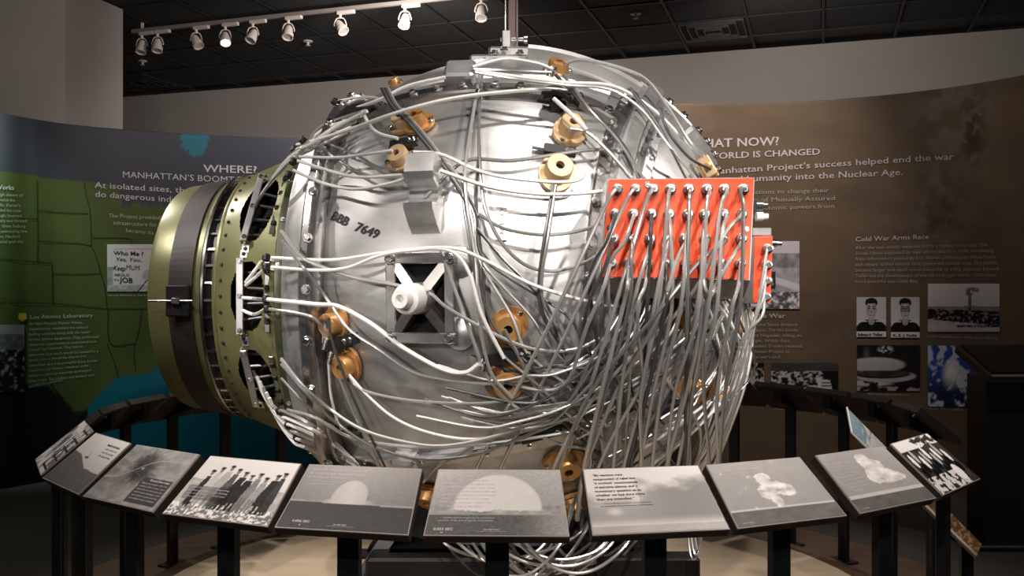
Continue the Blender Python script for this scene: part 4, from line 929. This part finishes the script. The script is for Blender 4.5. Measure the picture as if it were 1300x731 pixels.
MB().box((.008, 0, zt / 2), (.034, .012, zt), None, .002).build('flat_bar', M('dull_steel', (.16, .12, .11), .4, .7), rod)
MB().tube([(-.020, .01, 0), (-.022, .01, zt)], .006, 10).build('thin_rod', 'aludark', rod)
MB().box((.026, .0, zt / 2), (.008, .03, zt), None, .001).build('edge_strip', 'aludark', rod)
MB().box((0, 0, zt - .03), (.12, .12, .02), None, .003).build('ceiling_plate', 'black', rod)

# ---------------------------------------------------------------- cables
NC = [0]
def cable(pts, r=.0072, mat='cablew', per=6, n=7):
    r *= .74
    P = []
    for q in pts:
        if isinstance(q, Vector): P.append(q)
        elif len(q) == 4: P.append(at(q[0], q[1], q[3]))
        else: P.append(on(q[0], q[1], max(q[2], float(np.interp(q[0], [395, 425], [.125, 0])))))
    m_ = MB(); m_.tube(crom(P, per), r, n); part(m_, 'cable', mat, gad, True); NC[0] += 1
h1, h2, h3 = .025, .05, .09
H = lambda h, *xy: [(xy[i], xy[i + 1], h) for i in range(0, len(xy), 2)]
W_, G_, K_, X__ = 'cablew', 'cableg', 'cabled', 'cablex'
cable(H(.09, 345, 327, 420, 330, 480, 322, 540, 315, 580, 316, 615, 330, 680, 363, 760, 386, 800, 388), .0075, X__)
cable(H(.09, 345, 339, 400, 343, 440, 340, 480, 325, 520, 318, 570, 318, 595, 345, 612, 400, 640, 455), .0075, X__)
cable(H(.07, 340, 380, 400, 386, 430, 389, 470, 410, 510, 440, 560, 468, 590, 473, 608, 462), .0095, X__)
cable(H(.06, 340, 392, 380, 398, 400, 405, 410, 420, 411, 435), .0075, W_)
cable(H(.07, 357, 293, 380, 323, 400, 335, 450, 352, 505, 362, 545, 372, 570, 392, 640, 430, 690, 445, 740, 440, 800, 405), .0075, W_)
cable(H(.06, 357, 305, 385, 340, 410, 372, 440, 415, 480, 443, 520, 470, 560, 481, 620, 487, 680, 480, 740, 460, 800, 425), .0065, G_)
cable(H(.07, 377, 190, 395, 183, 420, 165, 466, 141), .009, X__)
cable(H(.08, 377, 184, 400, 178, 439, 166, 498, 145, 550, 130, 600, 121, 660, 115, 700, 113, 735, 118), .0085, X__)
cable(H(.06, 450, 138, 483, 126, 518, 109, 565, 98), .0085, X__)
cable(H(.06, 380, 199, 429, 200, 470, 195, 498, 191), .007, X__)
cable(H(.06, 378, 204, 429, 220, 461, 225, 510, 222), .0075, X__)
cable(H(.06, 372, 216, 412, 233, 450, 240, 490, 234, 522, 224), .0075, X__)
cable(H(.06, 460, 142, 470, 160, 482, 170, 505, 176), .008, X__)
cable(H(.05, 428, 129, 452, 124, 480, 125, 505, 136), .007, X__)
cable(H(.05, 400, 181, 429, 203, 466, 222, 505, 222), .0065, G_)
cable(H(.05, 410, 180, 450, 196, 480, 212, 503, 215), .006, G_)
for k_, (e1, e2, e3, mm) in enumerate(((600, 290, 640, K_), (606, 285, 690, G_), (612, 280, 735, K_), (596, 300, 625, G_), (604, 295, 660, W_))):
    d_ = k_ * 2.2
    cable([(484 + d_, 112, .07), (496 + d_, 134, .06), (518 + d_, 156, .05), (552 + d_, 198, .05), (577 + d_, 232, .05), (e1 - 5, 270 + d_, .05), (e1 + 4, 330, .05), (e3 - 20 + d_, 400, .06), (e3 + 10, 440 + d_, .07), (e3 + 60, 490, .08), (e3 + 110, 540, .1)], .006, mm)
cable(H(.07, 525, 193, 560, 196, 600, 214, 640, 225, 700, 231, 733, 229, 742, 220), .0075, X__)
cable(H(.08, 560, 217, 620, 237, 680, 246, 730, 246, 773, 242), .0085, X__)
cable(H(.07, 609, 95, 598, 160, 591, 215, 593, 260, 604, 330, 608, 400, 622, 470, 650, 505), .0075, W_)
cable(H(.06, 612, 96, 608, 150, 609, 200, 615, 260, 635, 305, 665, 335, 700, 344, 740, 334, 772, 315), .007, G_)
cable(H(.05, 608, 200, 605, 260, 612, 330, 618, 400, 640, 470, 680, 510), .006, K_)
cable(H(.06, 608, 272, 640, 290, 690, 298, 740, 292, 776, 276), .007, G_)
cable(H(.06, 606, 290, 640, 330, 680, 370, 700, 400, 720, 470, 760, 540), .007, K_)
cable(H(.07, 703, 235, 692, 300, 685, 360, 690, 400, 720, 450), .009, K_)
cable(H(.08, 706, 235, 696, 300, 688, 350, 692, 390, 725, 440), .007, G_)
cable(H(.05, 540, 250, 590, 205, 650, 204, 720, 194, 760, 190, 800, 194), .008, G_)
cable(H(.08, 600, 85, 640, 75, 680, 80, 702, 88), .0075, X__)
cable(H(.08, 602, 88, 650, 90, 700, 92), .008, G_)
cable(H(.10, 604, 90, 660, 98, 720, 105, 780, 110, 830, 140, 870, 180, 893, 198), .0085, X__)
cable(H(.12, 716, 80, 742, 76, 790, 87, 822, 103, 850, 140, 875, 180, 893, 197), .009, W_)
cable(H(.11, 604, 92, 660, 101, 720, 108, 775, 114, 815, 140, 845, 180, 868, 208, 885, 228), .007, W_)
cable(H(.09, 705, 95, 740, 130, 770, 160, 795, 190, 812, 228), .008, K_)
cable(H(.10, 715, 95, 750, 140, 780, 172, 803, 205, 818, 228), .0065, G_)
cable(H(.08, 723, 163, 745, 168, 770, 190, 802, 226), .0085, G_)
cable(H(.09, 703, 125, 725, 145, 745, 165), .009, X__)
cable(H(.11, 800, 112, 830, 150, 855, 195, 872, 228), .007, K_)
cable(H(.11, 838, 140, 850, 170, 875, 200, 902, 215), .006, K_)
# left lower harness
for k_ in range(6):
    y = 470 + k_ * 7; x = 322 + k_ * 4
    cable([(x, y, .02), (x + 12, y + 30, .04), (x + 30, y + 50 + k_, .06), (360 + k_ * 5, 522 + k_ * 9, .06), (390 + k_ * 6, 536 + k_ * 9, .05), (420 + k_ * 8, 555 + k_ * 9, .04), (445 + k_ * 10, 585 + k_ * 8, .04)], .0085, X__ if k_ % 3 else W_)
cable(H(.07, 357, 455, 385, 490, 420, 520, 460, 545, 510, 560, 560, 566, 620, 556, 680, 535, 745, 505, 800, 460), .0075, W_)
cable(H(.06, 357, 462, 390, 500, 425, 535, 470, 565, 530, 582, 600, 578, 660, 556, 720, 530, 780, 490), .007, G_)
cable(H(.05, 365, 520, 400, 530, 440, 553, 475, 562, 550, 568, 640, 560, 720, 548, 770, 530), .0075, W_)
cable(H(.05, 357, 480, 385, 510, 420, 540, 452, 562, 480, 590, 500, 610), .006, G_)
cable(H(.05, 412, 402, 416, 430, 428, 470, 448, 520, 472, 570, 492, 612), .008, W_)
cable(H(.06, 416, 404, 421, 430, 434, 470, 455, 520, 478, 570, 498, 612), .006, K_)
cable(H(.04, 417, 455, 420, 500, 427, 530, 434, 545), .0065, X__)
cable(H(.05, 440, 470, 455, 492, 500, 505, 560, 511, 620, 511, 680, 500, 750, 470), .006, W_)
cable(H(.05, 440, 472, 465, 500, 500, 530, 545, 549, 600, 557, 660, 545, 730, 510), .006, X__)
cable(H(.05, 600, 568, 560, 590, 540, 610), .006, G_)
# around the middle detonators
cable(H(.06, 560, 318, 600, 430, 620, 480, 660, 520, 700, 537, 760, 500, 810, 440), .0075, W_)
cable(H(.07, 640, 418, 655, 445, 680, 490, 720, 530, 770, 560), .0085, G_)
cable(H(.06, 640, 485, 655, 490, 700, 520, 740, 560, 780, 590), .008, K_)
cable(H(.06, 690, 556, 720, 566, 745, 570, 750, 585, 746, 600), .007, W_)
cable(H(.05, 640, 482, 680, 478, 740, 455, 800, 410), .007, G_)
for k_ in range(14):      # slack loops swinging from the box down to the left
    r_ = random.Random(100 + k_); x0 = 790 + r_.random() * 140; xm = 640 + k_ * 5.5 + r_.random() * 25; ym = 470 + r_.random() * 75; xe = 610 + r_.random() * 60; ye = ym - 60 - r_.random() * 60
    xm -= 25; xe, ye = xm - 70 - r_.random() * 40, ym - 12 - r_.random() * 12
    cable([(x0, 378, .13), (x0 - 12, 408, .14), (x0 - 40, 442 + r_.random() * 8, .14), ((x0 - 40) * .5 + xm * .5, ym * .62 + 450 * .38 + 4, .11), (xm + 28, ym - 6, .08), (xm - 18, ym, .06), (xe, ye, .04)], .0055 + r_.random() * .0022, r_.choice((W_, W_, G_, K_)))
# from the connectors
bot = {}
ends = [(603, 598, 0), (633, 598, 0), (700, 640, 0), (745, 640, 1), (840, 640, 1), (890, 640, 1), (905, 640, 1), (770, 640, 1),
        (720, 470, 2), (745, 520, 2), (768, 640, 1), (790, 640, 1), (850, 640, 1), (868, 640, 1), (912, 640, 1), (780, 640, 1),
        (690, 450, 2), (778, 640, 1), (800, 640, 1), (810, 640, 1), (830, 640, 1), (880, 640, 1), (900, 640, 1), (845, 640, 1),
        (680, 480, 2), (752, 640, 1), (790, 640, 1), (805, 640, 1), (825, 640, 1), (835, 640, 1), (875, 640, 1), (860, 640, 1)]
for k_, p in enumerate(conns):
    cx = 650 + F * p.x / p.y; cyy = HZ - F * (p.z - E) / p.y; ex, ey, kind = ends[k_]; r_ = random.Random(k_)
    s0 = p; s1 = p + Vector(((ex - cx) * .00010, -.018, -.012)); 
    if kind == 0: rest = [(cx + (ex - cx) * .12, cyy + 32, None, 2.66), (cx + (ex - cx) * .5, cyy + (ey - cyy) * .5, None, 2.70), (ex, ey, .03)]
    elif kind == 2: rest = [(cx - 12, cyy + 34, None, 2.64), (cx - 34, cyy + 85, None, 2.68), (ex + 40, ey + 4, .10), (ex, ey + 14, .07), (ex - 60, ey - 2, .05)]
    else:
        ex = min(912, max(740, cx - r_.uniform(-8, 78))) if r_.random() < .84 else 700 + 60 * r_.random(); mx = cx + (ex - cx) * .35 + r_.uniform(-18, 18)
        rest = [(cx + (mx - cx) * .35, cyy + 30, None, 2.62), (mx, 385 + r_.uniform(0, 20), None, 2.60 + r_.random() * .06), (mx + (ex - mx) * .6 + r_.uniform(-10, 10), 500, None, 2.72 + r_.random() * .06), (ex, 600, None, 2.88), (ex - 8, 660, None, 3.05)]
    cable([s0, s1] + rest, .0070 + r_.random() * .0012, r_.choice((G_, W_, W_, K_)) if kind != 0 else W_)
# second box leads
for k_, (x, y) in enumerate(((974, 316), (973, 337), (972, 357), (971, 377))):
    cable([at(x, y, 2.955), (x - 4, y + 25, None, 2.93), (955 - k_ * 4, 430, None, 2.95), (938 - k_ * 6, 500, None, 3.0), (905 - k_ * 7, 595, None, 3.15), (890 - k_ * 8, 640, None, 3.25)], .0058, W_)
# dense curtain of cables
for k_ in range(12):
    r_ = random.Random(500 + k_); x0 = 790 + r_.random() * 160; sw = r_.random()
    bulge = 12 + 45 * r_.random() if x0 > 860 else r_.uniform(-25, 20)
    xe = 735 + r_.random() * 175
    xm = min(x0 + bulge, 958); d0 = .12 + .06 * r_.random()
    cable([(x0, 372, d0), (min(x0 + bulge * .6, 960), 410, d0), (xm if sw > .3 else x0 - 30, 460 + 40 * r_.random(), d0), ((xm * .55 + xe * .45), 545, .10 + .05 * r_.random()), (xe, 610, .09), (xe - 12, 665, .05)], .0045 + r_.random() * .0028, r_.choice((W_, W_, G_, G_, K_, X__)))
for k_ in range(12):     # long outer arcs on the right
    r_ = random.Random(800 + k_); a = r_.random() * 14
    cable([(950 - a, 375, .10), (957 - a, 420, .11), (950 - a * 1.5, 480, .13), (930 - a * 1.5, 540, .13), (905 - a * 2, 595, .12), (860 - a * 4, 640, .09), (800 - a * 5, 668, .05)], .0045 + .0015 * r_.random(), r_.choice((W_, X__, G_)))
for k_ in range(6):     # cables crossing the right hand cap toward its housings
    r_ = random.Random(900 + k_); x0 = 880 + r_.random() * 60; y0 = 430 + r_.random() * 90
    cable([(x0, 378, .12), (x0 - 10, 420, .08), (x0 - 40, y0, .07), (x0 - 95, y0 + 40, .09), (x0 - 150, y0 + 60 + r_.random() * 30, .09)], .0055, r_.choice((W_, G_, K_)))
# thick dark pair across the cap
cable(H(.15, 905, 372, 888, 420, 862, 480, 835, 530, 800, 590, 790, 640), .009, K_); cable(H(.15, 880, 372, 868, 430, 845, 500, 812, 560, 780, 620), .0085, G_)
# loose loops under the sphere
for k_ in range(22):
    r_ = random.Random(1300 + k_); x0 = 535 + r_.random() * 110 if k_ < 11 else 700 + r_.random() * 150; xe = x0 + (90 + 120 * r_.random()) * (1 if k_ < 11 else -1); yb = 700 + r_.random() * 34; Yc = 2.98 + .25 * r_.random()
    cable([(x0, 630, None, Yc + .15), (x0 + (xe - x0) * .12, 675, None, Yc + .02), ((x0 * .6 + xe * .4), yb, None, Yc), ((x0 * .3 + xe * .7), yb + 6, None, Yc), (xe, 690, None, Yc + .02), (xe + (xe - x0) * .1, 640, None, Yc + .12)], .006 + .002 * r_.random(), r_.choice((G_, K_, G_, W_)))
for k_ in range(3):
    cable([(872 + k_ * 3, 640, None, 3.1), (876 + k_ * 4, 700 - k_ * 4, None, 3.0), (884 + k_ * 2, 706 - k_ * 6, None, 3.0), (890 + k_ * 2, 660, None, 3.1)], .005, G_)
# coils between the front panels
# couplings on some cable ends
for x, y in ((412, 438), (613, 464), (418, 456), (606, 122), (698, 92), (748, 600)):
    p = on(x, y, .06); n = (p - C).normalized(); m_ = MB(); m_.lathe(p - Vector((0, 0, .015)), (.3, 0, 1), [(0, .012), (.02, .012), (.022, .015), (.035, .015)], 10); part(m_, 'coupling', 'steel', gad, True)
# black cable clips on the left edge harness
for x, y in ((374, 190), (372, 205), (366, 222), (338, 327), (338, 339), (338, 380), (340, 392), (355, 522), (366, 540), (377, 556), (425, 129), (385, 178)):
    p = on(x, y, .125 if x < 400 else .06); m_ = MB(); m_.box(p, (.022, .026, .024), frame((p - C)), .005); part(m_, 'cable_clip', 'blackrub')
# bundle feeding the top window
for k_ in range(5):
    cable([(312 + k_ * 3, 285 - k_ * 6, .02), (330 + k_ * 4, 250 - k_ * 6, .04), (352 + k_ * 4, 222 - k_ * 6, .06), (375 + k_ * 3, 200 - k_ * 4, .07), (410, 183 - k_ * 6, .07), (440 + k_ * 6, 168 - k_ * 7, .05)], .0075, X__ if k_ % 2 else W_)
for k_, (x, y, x1, y1) in enumerate(((312, 358, 335, 329), (312, 362, 337, 341), (308, 378, 338, 380), (308, 394, 338, 392))):
    Yk = 3.11
    cable([at(x, y, Yk + .02), at((x + x1) / 2, (y + y1) / 2 + (6 if k_ == 3 else 0), Yk - .02), on(x1, y1, .07), on(x1 + 12, y1 + 1, .07)], .008, X__)

# ================================================================ TRACK LIGHTS
za = F * (HC - .07) / (385 - 40); zb = F * (HC - .07) / (385 - 2)
ta = at(168, 40, za); tb = at(525, 2, zb); tdir = (tb - ta).normalized(); tend = tb + tdir * 2.6
tk = empty('light_track', ta, 'long white ceiling track carrying the row of spotlights', 'track')
lt = (tend - ta); MB().box(lt / 2, (lt.length, .035, .03), Matrix((tdir, Vector((-tdir.y, tdir.x, 0)), Vector((0, 0, 1)))).transposed(), .003).build('rail', M('track_rail_paint', (.22, .19, .175), .5), tk)
for q in (0.02, .5, .95): MB().box(lt * q + Vector((0, 0, .035)), (.02, .02, .06)).build('hanger', 'ltrack', tk)
def track_z(px):
    a, b_ = ta, tb; rx = (px - 650) / F; # a+(b-a)s : x = rx*y
    s = (rx * a.y - a.x) / ((b_.x - a.x) - rx * (b_.y - a.y)); return a + (b_ - a) * s
hd = [(180, 52, (-.05, -.3, -1), 0, 'leftmost white spotlight on the ceiling track, pointing down'), (200, 50, (.05, -.3, -1), 0, 'second white spotlight from left, beside the leftmost one'), (249, 46, (.5, -.3, -.8), 0, 'white spotlight turned down to the right, third from left'), (286, 46, (.2, -.55, -.9), 1, 'lit white spotlight with glowing lens, fourth from left'), (321, 40, (-.3, -.5, -1), 0, 'white spotlight tipped left, right of the lit one'),
      (366, 32, (.0, -.5, -1), 0, 'white spotlight pointing straight down, sixth from left'), (432, 30, (.55, -.4, -.8), 0, 'white spotlight turned down to the right, seventh from left'), (514, 20, (-.1, -.5, -1), 0, 'white spotlight at the end of the visible track'), (611, 14, (-.0, -.5, -1), 0, 'white spotlight nearest the hanging rod')]
for x, y, dirv, lit, lab in hd:
    p = track_z(x); n = Vector(dirv).normalized(); s_ = empty('track_spotlight', p + Vector((0, 0, -.016)), lab, 'spotlight', 'spotlights on the ceiling track')
    q = tdir * .05
    MB().box(q + Vector((0, 0, -.012)), (.15, .035, .028), Matrix((tdir, Vector((-tdir.y, tdir.x, 0)), Vector((0, 0, 1)))).transposed(), .004).build('adapter', 'ltrack', s_)
    hc = Vector((0, 0, -.12)); 
    MB().tube([(0, 0, -.02), (0, 0, -.055)], .012, 10).build('swivel', 'ltrack', s_)
    sx = Vector((1, 0, 0)); ym_ = MB()
    ym_.tube(crom([Vector((0, 0, -.05)), sx * .03 + Vector((0, 0, -.06)), sx * .047 + Vector((0, 0, -.1)), sx * .047 + hc], 4), .005, 6); ym_.tube(crom([Vector((0, 0, -.05)), -sx * .03 + Vector((0, 0, -.06)), -sx * .047 + Vector((0, 0, -.1)), -sx * .047 + hc], 4), .005, 6)
    ym_.build('yoke', 'ltrack', s_, True)
    MB().lathe(hc - n * .055, n, [(0, .012), (.008, .026), (.03, .034), (.075, .038), (.078, .044), (.115, .045), (.115, .038), (.10, .036)], 20).build('lamp_head', 'ltrack', s_, True)
    MB().lathe(hc + n * .046, n, [(0, .034), (.004, .034)], 20).build('lens', 'bulb' if lit else 'trayedge', s_)
# clean helper properties
for o in bpy.data.objects:
    if 'lettering' in o.name and o.name.split('.')[0] != 'stencil_lettering': o['kind'] = 'stuff'
    if '_o' in o.keys(): del o['_o']
print('cables', NC[0], 'objects', len(bpy.data.objects))
